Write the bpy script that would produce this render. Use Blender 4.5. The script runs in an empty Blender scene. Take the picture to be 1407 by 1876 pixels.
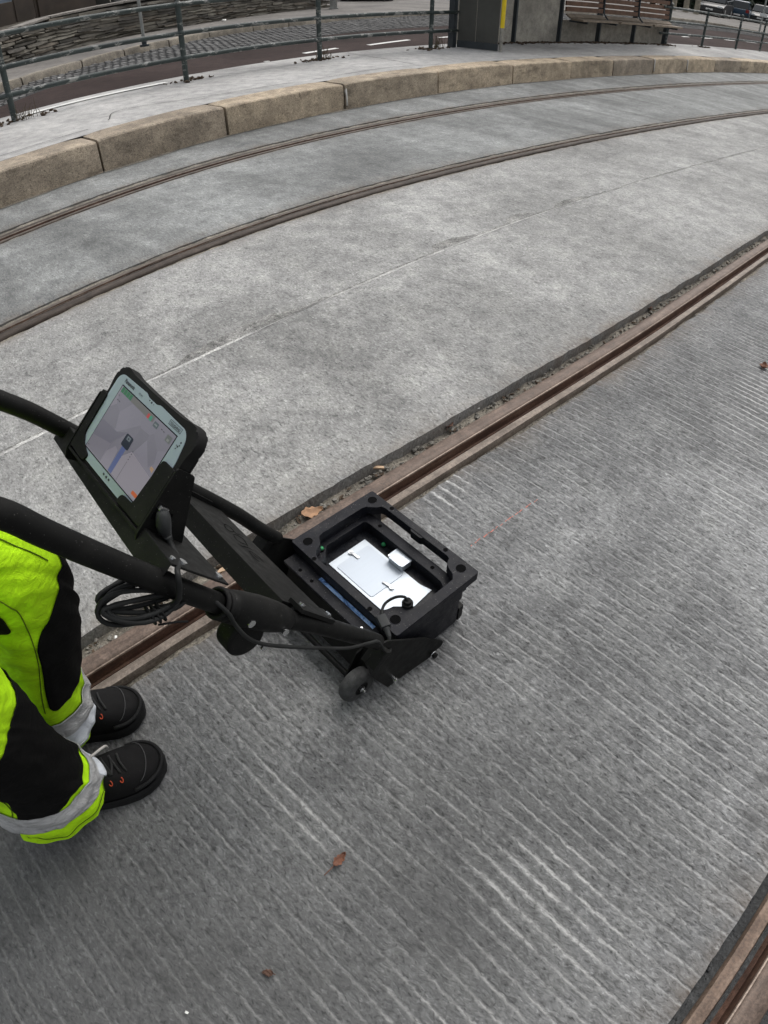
import bpy, bmesh, math, random
import numpy as np
from mathutils import Matrix, Vector

random.seed(7)
rng = np.random.default_rng(11)
SC = bpy.context.scene
COL = SC.collection
rad = math.radians

# ------------------------------------------------------------------ camera
# action-camera lens (mild fisheye) held 1.3 m above the concrete, pitched 45 degrees down
CAM_H = 1.2969
CAM_PITCH, CAM_ROLL = 0.787724, 0.014806
SC.render.engine = 'CYCLES'
cam = bpy.data.cameras.new('camera')
cam_ob = bpy.data.objects.new('camera', cam)
COL.objects.link(cam_ob)
SC.camera = cam_ob
cam.type = 'PANO'
lens = cam if hasattr(cam, 'panorama_type') else cam.cycles
lens.panorama_type = 'FISHEYE_LENS_POLYNOMIAL'
for i, v in enumerate((0.0, 4.43403624e-02, -1.84675630e-05, -9.40093843e-06, 1.18646129e-07)):
    setattr(lens, 'fisheye_polynomial_k%d' % i, -v)
lens.fisheye_fov = rad(170)
cam.sensor_width = 36
cam.sensor_height = 36
cam.sensor_fit = 'AUTO'
cam.clip_start = 0.02
cam.clip_end = 3000
_f = Vector((0, math.cos(CAM_PITCH), -math.sin(CAM_PITCH)))
_r = Vector((1, 0, 0))
_u = _r.cross(_f)
_R = math.cos(CAM_ROLL) * _r + math.sin(CAM_ROLL) * _u
_U = -math.sin(CAM_ROLL) * _r + math.cos(CAM_ROLL) * _u
_m = Matrix((_R, _U, -_f)).transposed().to_4x4()
_m.translation = Vector((0, 0, CAM_H))
cam_ob.matrix_world = _m

# ------------------------------------------------------------------ overcast daylight
SUN_EL, SUN_AZ = rad(57), rad(32)          # azimuth from +Y towards +X
world = bpy.data.worlds.new('World')
SC.world = world
world.use_nodes = True
nt = world.node_tree
nt.nodes.clear()
wo = nt.nodes.new('ShaderNodeOutputWorld')
bg = nt.nodes.new('ShaderNodeBackground')
sky = nt.nodes.new('ShaderNodeTexSky')
sky.sky_type = 'NISHITA'
sky.sun_disc = False
sky.sun_elevation = SUN_EL
sky.sun_rotation = SUN_AZ
sky.air_density = 1.6
sky.dust_density = 6.0
sky.ozone_density = 1.0
hsv = nt.nodes.new('ShaderNodeHueSaturation')   # cloud cover: nearly neutral sky
hsv.inputs['Saturation'].default_value = 0.22
nt.links.new(sky.outputs[0], hsv.inputs['Color'])
nt.links.new(hsv.outputs[0], bg.inputs[0])
bg.inputs[1].default_value = 0.15
nt.links.new(bg.outputs[0], wo.inputs[0])

sun = bpy.data.lights.new('sun', 'SUN')
sun.energy = 0.5
sun.angle = rad(38)
sun.color = (1.0, 0.97, 0.93)
sun_ob = bpy.data.objects.new('sun', sun)
COL.objects.link(sun_ob)
_d = Vector((math.sin(SUN_AZ) * math.cos(SUN_EL), math.cos(SUN_AZ) * math.cos(SUN_EL), math.sin(SUN_EL)))
sun_ob.rotation_euler = (-_d).to_track_quat('-Z', 'Y').to_euler()
sun_ob.location = (0, 0, 20)

SC.view_settings.view_transform = 'Standard'
SC.view_settings.look = 'None'
SC.view_settings.gamma = 1
SC.view_settings.exposure = 0.13
SC.view_settings.use_curve_mapping = False
SC.cycles.use_adaptive_sampling = True
SC.cycles.adaptive_threshold = 0.02
SC.cycles.max_bounces = 5
SC.cycles.diffuse_bounces = 2
SC.cycles.glossy_bounces = 3
SC.cycles.transmission_bounces = 4
SC.cycles.caustics_reflective = False
SC.cycles.caustics_refractive = False

# ------------------------------------------------------------------ noise
_perm = rng.permutation(4096)
_val = rng.random(4096)


def vnoise(x, y):
    x = np.asarray(x, float)
    y = np.asarray(y, float)
    xi = np.floor(x).astype(int)
    yi = np.floor(y).astype(int)
    fx = x - xi
    fy = y - yi
    fx = fx * fx * (3 - 2 * fx)
    fy = fy * fy * (3 - 2 * fy)

    def v(a, b):
        return _val[(_perm[(a & 4095)] + b * 57) & 4095]
    return (v(xi, yi) * (1 - fx) * (1 - fy) + v(xi + 1, yi) * fx * (1 - fy)
            + v(xi, yi + 1) * (1 - fx) * fy + v(xi + 1, yi + 1) * fx * fy)


def fbm(x, y, o=4):
    t, a, n = 0, .5, 0
    for i in range(o):
        t = t + a * vnoise(np.asarray(x) * 2 ** i + 17.3 * i, np.asarray(y) * 2 ** i + 9.1 * i)
        n += a
        a *= .5
    return t / n


def smooth(a, b, x):
    t = np.clip((np.asarray(x, float) - a) / (b - a), 0, 1)
    return t * t * (3 - 2 * t)


# ------------------------------------------------------------------ track frame: s along the rails, n outward to the platform
C0 = (140.04261, -134.82334)
N0 = 194.39461
A0 = math.atan2(134.82334, -140.04261)


def W(s, n, z=0.0):
    a = A0 - s / N0
    return Vector((C0[0] + (N0 + n) * math.cos(a), C0[1] + (N0 + n) * math.sin(a), z))


def WA(s, n, z):
    s, n, z = np.broadcast_arrays(np.asarray(s, float), np.asarray(n, float), np.asarray(z, float))
    a = A0 - s / N0
    return np.stack([C0[0] + (N0 + n) * np.cos(a), C0[1] + (N0 + n) * np.sin(a), z], -1)


_gs = np.linspace(-45, 95, 2801)


def curve(pts):
    xs = [p[0] for p in pts]
    ys = [p[1] for p in pts]
    y = np.interp(_gs, xs, ys)
    k = np.exp(-np.linspace(-3, 3, 31) ** 2 / 2)
    k /= k.sum()
    y = np.convolve(np.pad(y, 15, mode='edge'), k, 'valid')
    return lambda s: np.interp(s, _gs, y)


gC = curve([(-8, 1.30), (-3, 1.13), (0, 1.012), (.35, .996), (1, .962), (1.6, .93), (2.4, .892), (3.3, .886), (4.5, .89), (95, .95)])
gD = lambda s: gC(s) - 1.449
gB = curve([(-8, 2.55), (-2, 2.72), (.4, 2.89), (1, 2.945), (1.6, 2.995), (2.6, 3.02), (4, 2.995), (6, 2.98), (10, 2.965), (95, 2.99)])
gA = curve([(-8, 3.85), (-2, 4.0), (.9, 4.22), (1.6, 4.30), (2.6, 4.39), (4, 4.415), (6, 4.44), (9, 4.455), (15, 4.55), (95, 4.6)])
nK = curve([(-8, 4.4), (0, 4.80), (1.97, 4.95), (3.16, 5.06), (4.5, 5.135), (5.9, 5.19), (7.3, 5.235), (10, 5.26), (14, 5.40), (95, 5.5)])
nSeam = curve([(-45, 2.0), (0, 2.01), (1, 1.992), (2, 2.014), (3, 2.04), (5, 2.02), (8, 1.98), (95, 1.98)])


def zr(x, y):                                   # the street beyond the platform climbs gently away
    d = np.hypot(x, y)
    return .10 + .0045 * np.maximum(0, d - 10)


def zsn(s, n):
    p = WA(s, n, 0)
    return zr(p[..., 0], p[..., 1])


# ------------------------------------------------------------------ object helpers
def tag(o, label=None, cat=None, group=None, kind=None):
    if label:
        o['label'] = label
    if cat:
        o['category'] = cat
    if group:
        o['group'] = group
    if kind:
        o['kind'] = kind
    return o


def empty(name, loc=(0, 0, 0), rz=0, parent=None):
    o = bpy.data.objects.new(name, None)
    o.empty_display_size = .1
    COL.objects.link(o)
    o.location = loc
    o.rotation_euler = (0, 0, rz)
    if parent:
        o.parent = parent
    return o


def link(name, me, mat=None, parent=None):
    o = bpy.data.objects.new(name, me)
    if mat is not None and not me.materials:
        me.materials.append(mat)
    COL.objects.link(o)
    if parent is not None:
        o.parent = parent
    return o


def from_arrays(name, v, f, mat=None, parent=None, shade=False, uv=None, attr=None):
    me = bpy.data.meshes.new(name)
    me.from_pydata([tuple(map(float, q)) for q in v], [], [tuple(map(int, q)) for q in f])
    if uv is not None:
        l = me.uv_layers.new(name='UVMap')
        idx = np.empty(len(me.loops), int)
        me.loops.foreach_get('vertex_index', idx)
        l.data.foreach_set('uv', np.asarray(uv, np.float32)[idx].ravel())
    if attr:
        for k, a in attr.items():
            at = me.attributes.new(k, 'FLOAT', 'POINT')
            at.data.foreach_set('value', np.asarray(a, np.float32))
    if shade:
        me.polygons.foreach_set('use_smooth', [True] * len(me.polygons))
    me.update()
    return link(name, me, mat, parent)


def grid_faces(nu, nv, close_u=False, close_v=False):
    f = []
    for i in range(nu if close_u else nu - 1):
        for j in range(nv if close_v else nv - 1):
            a = i * nv + j
            b = ((i + 1) % nu) * nv + j
            c = ((i + 1) % nu) * nv + (j + 1) % nv
            d = i * nv + (j + 1) % nv
            f.append((a, b, c, d))
    return f


class MB:
    """collects shapes, builds them as one mesh object"""

    def __init__(self):
        self.bm = bmesh.new()

    def box(self, c, s, rot=None, bev=0.0, seg=2):
        m = Matrix.Translation(Vector(c))
        if rot is not None:
            m = m @ (rot if isinstance(rot, Matrix) else Matrix.Rotation(rot, 4, 'Z'))
        m = m @ Matrix.Diagonal((s[0], s[1], s[2], 1))
        r = bmesh.ops.create_cube(self.bm, size=1, matrix=m)
        if bev:
            es = list({e for v in r['verts'] for e in v.link_edges})
            bmesh.ops.bevel(self.bm, geom=es, offset=bev, segments=seg, affect='EDGES', profile=.6)
        return self

    def cyl(self, a, b, r, r2=None, n=20, cap=True):
        a, b = Vector(a), Vector(b)
        d = b - a
        q = d.to_track_quat('Z', 'Y').to_matrix().to_4x4()
        m = Matrix.Translation((a + b) / 2) @ q
        bmesh.ops.create_cone(self.bm, cap_ends=cap, segments=n, radius1=r, radius2=r if r2 is None else r2, depth=d.length, matrix=m)
        return self

    def sphere(self, c, r, sc=(1, 1, 1), u=14, v=9):
        m = Matrix.Translation(Vector(c)) @ Matrix.Diagonal((*sc, 1))
        bmesh.ops.create_uvsphere(self.bm, u_segments=u, v_segments=v, radius=r, matrix=m)
        return self

    def ico(self, c, r, sc=(1, 1, 1), rot=None, sub=1, jit=0.0):
        m = Matrix.Translation(Vector(c))
        if rot is not None:
            m = m @ rot
        m = m @ Matrix.Diagonal((*sc, 1))
        x = bmesh.ops.create_icosphere(self.bm, subdivisions=sub, radius=r, matrix=m)
        if jit:
            for v in x['verts']:
                v.co += Vector((random.uniform(-1, 1), random.uniform(-1, 1), random.uniform(-1, 1))) * r * jit
        return self

    def poly(self, pts, axis, lo, hi, bev=0.0):
        """extrude a 2D outline; axis 'z': pts (x,y); 'y': pts (x,z); 'x': pts (y,z)"""
        def P(p, t):
            return {'z': (p[0], p[1], t), 'y': (p[0], t, p[1]), 'x': (t, p[0], p[1])}[axis]
        a = [self.bm.verts.new(P(p, lo)) for p in pts]
        b = [self.bm.verts.new(P(p, hi)) for p in pts]
        n = len(pts)
        fs = [self.bm.faces.new(a[::-1]), self.bm.faces.new(b)]
        for i in range(n):
            fs.append(self.bm.faces.new((a[i], a[(i + 1) % n], b[(i + 1) % n], b[i])))
        if bev:
            es = list({e for f in fs[:2] for e in f.edges})
            bmesh.ops.bevel(self.bm, geom=es, offset=bev, segments=2, affect='EDGES', profile=.6)
        return self

    def ring(self, outer, inner, lo, hi):
        """plate with a hole: outer, inner outlines (x,y) of equal length"""
        n = len(outer)
        q = []
        for pts, t in ((outer, lo), (outer, hi), (inner, hi), (inner, lo)):
            q.append([self.bm.verts.new((p[0], p[1], t)) for p in pts])
        for k in range(4):
            A, B = q[k], q[(k + 1) % 4]
            for i in range(n):
                self.bm.faces.new((A[i], A[(i + 1) % n], B[(i + 1) % n], B[i]))
        return self

    def tube(self, pts, r, n=12, cap=True):
        pts = [Vector(p) for p in pts]
        rs = r if isinstance(r, (list, tuple)) else [r] * len(pts)
        prev = None
        rings = []
        up = None
        for i, p in enumerate(pts):
            t = (pts[min(i + 1, len(pts) - 1)] - pts[max(i - 1, 0)])
            t.normalize()
            if up is None:
                up = Vector((0, 0, 1)) if abs(t.z) < .9 else Vector((1, 0, 0))
            side = t.cross(up)
            side.normalize()
            up = side.cross(t)
            ring = []
            for k in range(n):
                a = 2 * math.pi * k / n
                ring.append(self.bm.verts.new(p + (side * math.cos(a) + up * math.sin(a)) * rs[i]))
            rings.append(ring)
            if prev:
                for k in range(n):
                    self.bm.faces.new((prev[k], prev[(k + 1) % n], ring[(k + 1) % n], ring[k]))
            prev = ring
        if cap:
            self.bm.faces.new(rings[0][::-1])
            self.bm.faces.new(rings[-1])
        return self

    def build(self, name, mat, parent=None, shade=False, angle=None):
        bmesh.ops.recalc_face_normals(self.bm, faces=self.bm.faces[:])
        me = bpy.data.meshes.new(name)
        self.bm.to_mesh(me)
        self.bm.free()
        if shade or angle:
            me.polygons.foreach_set('use_smooth', [True] * len(me.polygons))
        if angle:
            try:
                me.set_sharp_from_angle(angle=rad(angle))
            except Exception:
                pass
        return link(name, me, mat, parent)


def bez(pts, n=8):
    """Catmull-Rom through the points"""
    P = [Vector(p) for p in pts]
    P = [P[0] * 2 - P[1]] + P + [P[-1] * 2 - P[-2]]
    out = []
    for i in range(1, len(P) - 2):
        for k in range(n):
            t = k / n
            a, b, c, d = P[i - 1], P[i], P[i + 1], P[i + 2]
            out.append(.5 * ((2 * b) + (c - a) * t + (2 * a - 5 * b + 4 * c - d) * t * t + (3 * b - a - 3 * c + d) * t ** 3))
    out.append(P[-2])
    return out


def round_poly(pts, r, n=5):
    out = []
    N = len(pts)
    for i in range(N):
        p = Vector(pts[i])
        a = Vector(pts[i - 1])
        b = Vector(pts[(i + 1) % N])
        ra = min(r, (a - p).length * .48, (b - p).length * .48)
        u = p + (a - p).normalized() * ra
        v = p + (b - p).normalized() * ra
        for k in range(n + 1):
            t = k / n
            q = u * (1 - t) ** 2 + p * 2 * t * (1 - t) + v * t * t
            out.append((q.x, q.y))
    return out


# ------------------------------------------------------------------ materials
class NT:
    def __init__(self, name):
        self.m = bpy.data.materials.new(name)
        self.m.use_nodes = True
        self.t = self.m.node_tree
        self.b = self.t.nodes['Principled BSDF']

    def n(self, typ, **kw):
        x = self.t.nodes.new(typ)
        for k, v in kw.items():
            if k.startswith('i_'):
                key = k[2:].replace('_', ' ')
                x.inputs[key].default_value = v
            else:
                setattr(x, k, v)
        return x

    def l(self, a, b):
        self.t.links.new(a, b)

    def math(self, op, a, b=None, c=None, clamp=False):
        x = self.n('ShaderNodeMath', operation=op, use_clamp=clamp)
        for i, v in enumerate((a, b, c)):
            if v is None:
                continue
            if isinstance(v, (int, float)):
                x.inputs[i].default_value = v
            else:
                self.l(v, x.inputs[i])
        return x.outputs[0]

    def noise(self, vec, scale, detail=4, rough=.55, dist=0.0):
        x = self.n('ShaderNodeTexNoise')
        x.inputs['Scale'].default_value = scale
        x.inputs['Detail'].default_value = detail
        x.inputs['Roughness'].default_value = rough
        x.inputs['Distortion'].default_value = dist
        if vec is not None:
            self.l(vec, x.inputs['Vector'])
        return x.outputs['Fac']

    def ramp(self, fac, stops, mode='LINEAR'):
        x = self.n('ShaderNodeValToRGB')
        x.color_ramp.interpolation = mode
        e = x.color_ramp.elements
        while len(e) < len(stops):
            e.new(.5)
        for q, (p, c) in zip(e, stops):
            q.position = p
            q.color = (*c, 1) if len(c) == 3 else c
        self.l(fac, x.inputs[0])
        return x.outputs[0]

    def map(self, v, a, b, c, d):
        x = self.n('ShaderNodeMapRange')
        self.l(v, x.inputs[0])
        for i, q in enumerate((a, b, c, d)):
            x.inputs[i + 1].default_value = q
        return x.outputs[0]

    def mix(self, fac, a, b, mode='MIX'):
        x = self.n('ShaderNodeMix', data_type='RGBA', blend_type=mode)
        for key, v in ((0, fac), (6, a), (7, b)):
            if isinstance(v, (int, float)):
                x.inputs[key].default_value = v
            elif isinstance(v, tuple):
                x.inputs[key].default_value = (*v, 1)
            else:
                self.l(v, x.inputs[key])
        return x.outputs[2]

    def pos(self, kind='world', scale=None):
        if kind == 'world':
            o = self.n('ShaderNodeNewGeometry').outputs['Position']
        elif kind == 'uv':
            o = self.n('ShaderNodeUVMap', uv_map='UVMap').outputs[0]
        else:
            o = self.n('ShaderNodeTexCoord').outputs['Object']
        if scale:
            x = self.n('ShaderNodeMapping')
            x.inputs['Scale'].default_value = scale
            self.l(o, x.inputs[0])
            o = x.outputs[0]
        return o

    def bump(self, hgt, strength, dist=.01, prev=None):
        x = self.n('ShaderNodeBump')
        x.inputs['Strength'].default_value = strength
        x.inputs['Distance'].default_value = dist
        self.l(hgt, x.inputs['Height'])
        if prev is not None:
            self.l(prev, x.inputs['Normal'])
        return x.outputs[0]

    def out(self, col=None, rough=None, normal=None, metal=None, **kw):
        b = self.b
        for key, v in (('Base Color', col), ('Roughness', rough), ('Metallic', metal)):
            if v is None:
                continue
            if isinstance(v, tuple):
                b.inputs[key].default_value = (*v, 1)
            elif isinstance(v, (int, float)):
                b.inputs[key].default_value = v
            else:
                self.l(v, b.inputs[key])
        if normal is not None:
            self.l(normal, b.inputs['Normal'])
        for k, v in kw.items():
            b.inputs[k.replace('_', ' ')].default_value = v
        return self.m


def simple(name, col, rough=.6, metal=0.0, var=.12, scale=40, bump=.0, bscale=None, coord='obj', spec=.5, spot=None):
    """plain surface with slight colour variation and fine grain"""
    t = NT(name)
    p = t.pos(coord)
    f = t.noise(p, scale, 5, .6)
    lo = tuple(c * (1 - var) for c in col)
    hi = tuple(min(1, c * (1 + var)) for c in col)
    c = t.ramp(f, [(.3, lo), (.7, hi)])
    if spot:
        g = t.noise(p, spot[1], 4, .7)
        c = t.mix(t.map(g, spot[2], spot[2] + .06, 0, spot[3]), c, spot[0])
    r = t.map(t.noise(p, scale * 1.7, 3), .3, .7, max(.03, rough - .07), min(1, rough + .07))
    nb = t.bump(t.noise(p, bscale or scale * 4, 3), bump, .004) if bump else None
    return t.out(c, r, nb, metal, Specular_IOR_Level=spec)


def concrete(name, base, warm=(1, 1, 1), dark=.55, pale=1.35, rough=.88, big=.9, coord='world', stripes=False, bump=.5, fleck=1.0, aniso=None, streak=None, spec=.35, blot=1.0, each=False, rust=False):
    """worn concrete or stone: broad tone patches, pitted paste, short dark and pale flecks"""
    t = NT(name)
    p = t.pos(coord)
    q = t.pos(coord, aniso) if aniso else p
    col = lambda k: tuple(min(.9, base * k * w) for w in warm)
    n1 = t.noise(p, big, 3, .6, .4)
    n2 = t.noise(p, 8, 3, .65, .3)
    n3 = t.noise(q, 62, 2, .7, 1.2)
    n4 = t.noise(q, 170, 2, .65, .8)
    c = t.ramp(n1, [(.30, col(1 - .32 * blot)), (.5, col(1)), (.70, col(1 + .28 * blot))])
    if streak:
        n5 = t.noise(t.pos(coord, streak), 1.0, 3, .6, .5)
        c = t.mix(1.0, c, t.ramp(n5, [(.32, (1 - .20 * blot,) * 3), (.5, (1, 1, 1)), (.66, (1 + .26 * blot,) * 3)]), 'MULTIPLY')
    c2 = t.ramp(n2, [(.28, (.72, .72, .725)), (.5, (1, 1, 1)), (.72, (1.24, 1.24, 1.22))])
    c = t.mix(1.0, c, c2, 'MULTIPLY')
    k = fleck
    lerp = lambda v: tuple(1 + (x - 1) * k for x in v)
    c3 = t.ramp(n3, [(.30, lerp((dark,) * 3)), (.43, lerp((.9,) * 3)), (.57, lerp((1.05,) * 3)), (.70, lerp((pale,) * 3))])
    c = t.mix(1.0, c, c3, 'MULTIPLY')
    c4 = t.ramp(n4, [(.28, lerp((.42,) * 3)), (.40, lerp((.86,) * 3)), (.60, lerp((1.08,) * 3)), (.74, lerp((1.62,) * 3))])
    c = t.mix(1.0, c, c4, 'MULTIPLY')
    h = t.math('ADD', t.math('MULTIPLY', n3, .7), t.math('MULTIPLY', n4, .5))
    if each:                                   # every stone its own tone
        rv = t.n('ShaderNodeObjectInfo').outputs['Random']
        c = t.mix(1.0, c, t.ramp(rv, [(0, (.74, .74, .77)), (.5, (1, .98, .95)), (1, (1.22, 1.17, 1.10))]), 'MULTIPLY')
        gr = t.noise(t.pos(coord, (3, 3, 9)), 1.0, 3, .7)
        c = t.mix(t.map(gr, .56, .70, 0, .55), c, (.075, .06, .045))
    if rust:                                   # rust washed from the rails, trodden gum spots
        ra = t.n('ShaderNodeAttribute', attribute_name='rust').outputs['Fac']
        c = t.mix(t.math('MULTIPLY', ra, t.map(n2, .35, .62, .05, .75), clamp=True), c, (.13, .098, .074))
        vo = t.n('ShaderNodeTexVoronoi', feature='F1')
        vo.inputs['Scale'].default_value = 2.3
        t.l(p, vo.inputs['Vector'])
        c = t.mix(t.map(vo.outputs['Distance'], .022, .034, .6, 0), c, (.06, .06, .058))
    if stripes:
        # raked ridges across the bed: worn crests and dirt, with ridge light and shade painted in
        uv = t.pos('uv')
        sx = t.n('ShaderNodeSeparateXYZ')
        t.l(uv, sx.inputs[0])
        S_, N_ = sx.outputs[0], sx.outputs[1]
        w1 = t.math('MULTIPLY', t.math('SUBTRACT', t.noise(uv, 1.1, 1), .5), 2.2)
        w2 = t.math('MULTIPLY', t.math('SUBTRACT', t.noise(uv, 42, 3, .65), .5), .36)
        ph = t.math('ADD', t.math('MULTIPLY', S_, 1 / .0335), t.math('ADD', w1, w2))
        line = t.math('FLOOR', ph)
        fr = t.math('SUBTRACT', ph, line)
        crest = t.math('SUBTRACT', 1.0, t.math('MULTIPLY', t.math('ABSOLUTE', t.math('SUBTRACT', fr, .5)), 7.0), clamp=True)
        dirt = t.math('SUBTRACT', 1.0, t.math('MULTIPLY', t.math('ABSOLUTE', t.math('SUBTRACT', fr, .66)), 11.0), clamp=True)  # dark line also paints the shaded flank of each ridge
        cv = t.n('ShaderNodeCombineXYZ')
        t.l(t.math('MULTIPLY', line, 3.71), cv.inputs[0])
        t.l(t.math('MULTIPLY', N_, 7.0), cv.inputs[1])
        br = t.map(t.noise(cv.outputs[0], 1.0, 3, .7), .34, .58, 0, 1)
        patch = t.map(t.noise(uv, 1.5, 3, .6), .35, .56, .32, 1)
        amp = t.math('MULTIPLY', br, patch)
        grain = t.map(n4, .3, .6, .35, 1)
        cr = t.math('MULTIPLY', crest, amp)
        at = t.n('ShaderNodeAttribute', attribute_name='pale').outputs['Fac']
        light = t.math('MULTIPLY', cr, t.math('ADD', .55, t.math('MULTIPLY', at, 1.1)), clamp=True)
        wide = t.math('SUBTRACT', 1.0, t.math('MULTIPLY', t.math('ABSOLUTE', t.math('SUBTRACT', fr, .5)), 3.4), clamp=True)
        light = t.math('ADD', light, t.math('MULTIPLY', t.math('MULTIPLY', wide, br), t.map(at, .35, 1.0, 0, 1.1)), clamp=True)
        c = t.mix(t.math('MULTIPLY', light, grain), c, (.52, .52, .51))
        c = t.mix(t.math('MULTIPLY', t.math('MULTIPLY', dirt, amp), t.map(n3, .3, .6, .75, .35)), c, (.045, .045, .046))
        dk = t.n('ShaderNodeAttribute', attribute_name='stain_shade').outputs['Fac']
        c = t.mix(t.math('MULTIPLY', dk, t.map(n2, .3, .6, .55, 1), clamp=True), c, (.060, .060, .060))  # small stains plus the painted near-side shade
        h = t.math('ADD', h, t.math('MULTIPLY', cr, .55))
    nb = t.bump(h, bump, .005)
    return t.out(c, t.map(n2, .3, .7, rough - .08, min(1, rough + .06)), nb, Specular_IOR_Level=spec)


def rusty(name, c0, c1, c2, rough=.6, metal=.35, scale=14):
    t = NT(name)
    p = t.pos('uv', (3.0, 26.0, 1))
    q = t.pos('world')
    a = t.noise(p, scale / 10, 4, .65)
    b = t.noise(q, 150, 3, .7)
    d = t.noise(q, 22, 3, .65)
    c = t.ramp(a, [(.3, c0), (.5, c1), (.72, c2)])
    c = t.mix(1.0, c, t.ramp(b, [(.3, (.58, .56, .54)), (.7, (1.38, 1.35, 1.33))]), 'MULTIPLY')
    c = t.mix(1.0, c, t.ramp(d, [(.3, (.72, .70, .68)), (.7, (1.25, 1.24, 1.22))]), 'MULTIPLY')
    nb = t.bump(b, .25, .002)
    return t.out(c, t.map(b, .3, .7, rough - .1, rough + .12), nb, metal, Specular_IOR_Level=.4)


M = {}
AN = (1.0, .5, 1.0)
M['slab_track'] = concrete('concrete_raked', .186, (.985, 1.0, 1.005), big=1.0, stripes=True, dark=.62, pale=1.3, coord='uv', aniso=AN, bump=.8, streak=(.9, 1.6, 1), fleck=1.25, blot=.9, rust=True)
M['slab_out'] = concrete('concrete_worn', .295, (1.0, 1.0, .975), big=.8, dark=.62, pale=1.28, coord='uv', aniso=AN, bump=.6, streak=(2.2, .9, 1), blot=.7, rust=True, fleck=1.08)
M['slab_far'] = concrete('concrete_far', .215, (.97, 1.0, .99), big=.7, dark=.66, pale=1.35, coord='uv', aniso=(1.2, .35, 1), bump=.5, streak=(3.2, .7, 1), blot=.95, rust=True)
M['platform'] = concrete('concrete_platform', .385, (1.0, .985, .965), big=.55, dark=.8, pale=1.12, fleck=.6)
M['kerb'] = concrete('kerb_granite', .34, (1.16, .98, .76), big=2.4, dark=.5, pale=1.25, fleck=1.1, bump=.9, each=True)
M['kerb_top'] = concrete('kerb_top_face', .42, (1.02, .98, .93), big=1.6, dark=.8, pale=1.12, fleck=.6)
M['kerb_far'] = concrete('street_kerb_stone', .24, (1.09, .97, .80), big=2.5, dark=.6)
M['filler'] = concrete('joint_mortar', .50, (1.0, .99, .96), big=3, dark=.6)
M['crumble'] = concrete('crumbled_concrete', .25, (1.0, .99, .95), big=6, dark=.3, pale=1.6, bump=1.0, fleck=1.3)
M['joint_dark'] = simple('joint_dark_fill', (.035, .033, .03), .95, var=.3, coord='world')  # dark fill shared by joints, gutter bed and wall core
M['dirt'] = concrete('channel_dirt', .19, (1.08, .98, .82), big=3, dark=.4, pale=1.6, bump=.9)
M['bitumen'] = concrete('bitumen_fill', .050, (.97, 1.0, 1.02), big=3, dark=.5, pale=1.5, bump=.9)
M['gravel'] = simple('gravel_bits', (.19, .18, .16), .9, var=.5, scale=25, coord='world')
M['rail_head'] = rusty('rail_head_steel', (.085, .060, .048), (.130, .097, .080), (.20, .155, .128), .55, .18)
M['rail_head_far'] = rusty('rail_head_dull', (.032, .024, .020), (.052, .040, .033), (.085, .068, .058), .65, .1)
M['rail_edge'] = rusty('rail_worn_edge', (.22, .17, .14), (.34, .28, .24), (.45, .39, .34), .42, .5)
M['rail_groove'] = rusty('rail_groove_rust', (.055, .030, .022), (.105, .058, .042), (.17, .11, .08), .7, .1)
M['rail_lip'] = rusty('rail_lip_steel', (.115, .094, .078), (.18, .152, .13), (.26, .225, .195), .58, .2)
M['rail_lip_far'] = rusty('rail_lip_dull', (.055, .045, .038), (.10, .083, .07), (.17, .145, .125), .6, .1)
M['rail_lip_rust'] = rusty('rail_lip_rusty', (.10, .072, .056), (.165, .12, .094), (.24, .185, .148), .6, .2)
M['asphalt'] = concrete('asphalt_road', .036, (1.32, .98, .92), big=.6, dark=.75, pale=1.25, rough=.95, fleck=.5, spec=.08)
M['sidewalk'] = concrete('sidewalk_asphalt', .155, (1.06, .99, .92), big=.8, dark=.75, fleck=.5)
M['ground'] = concrete('ground_asphalt', .14, (1.03, 1, .95), big=.3, dark=.8, fleck=.4)
M['paint'] = simple('road_paint', (.72, .72, .70), .7, var=.1, scale=12, coord='world', spot=((.2, .19, .19), 35, .6, .8))
M['sett'] = simple('granite_sett', (.12, .118, .116), .85, var=.3, scale=1.6, coord='world')
# ================================================================== GROUND, TRACKS, PLATFORM
def srange(*seg):
    out = []
    for a, b, st in seg:
        n = max(1, int(round((b - a) / st)))
        out.append(np.linspace(a, b, n, endpoint=False))
    out.append([seg[-1][1]])
    return np.concatenate(out)


def relief(s, n):
    """gentle unevenness of the raked bed"""
    z = .0020 * (fbm(s * 38, n * 38, 3) - .5) + .003 * (fbm(s * 4, n * 4, 2) - .5)
    return z, z * 0


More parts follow.
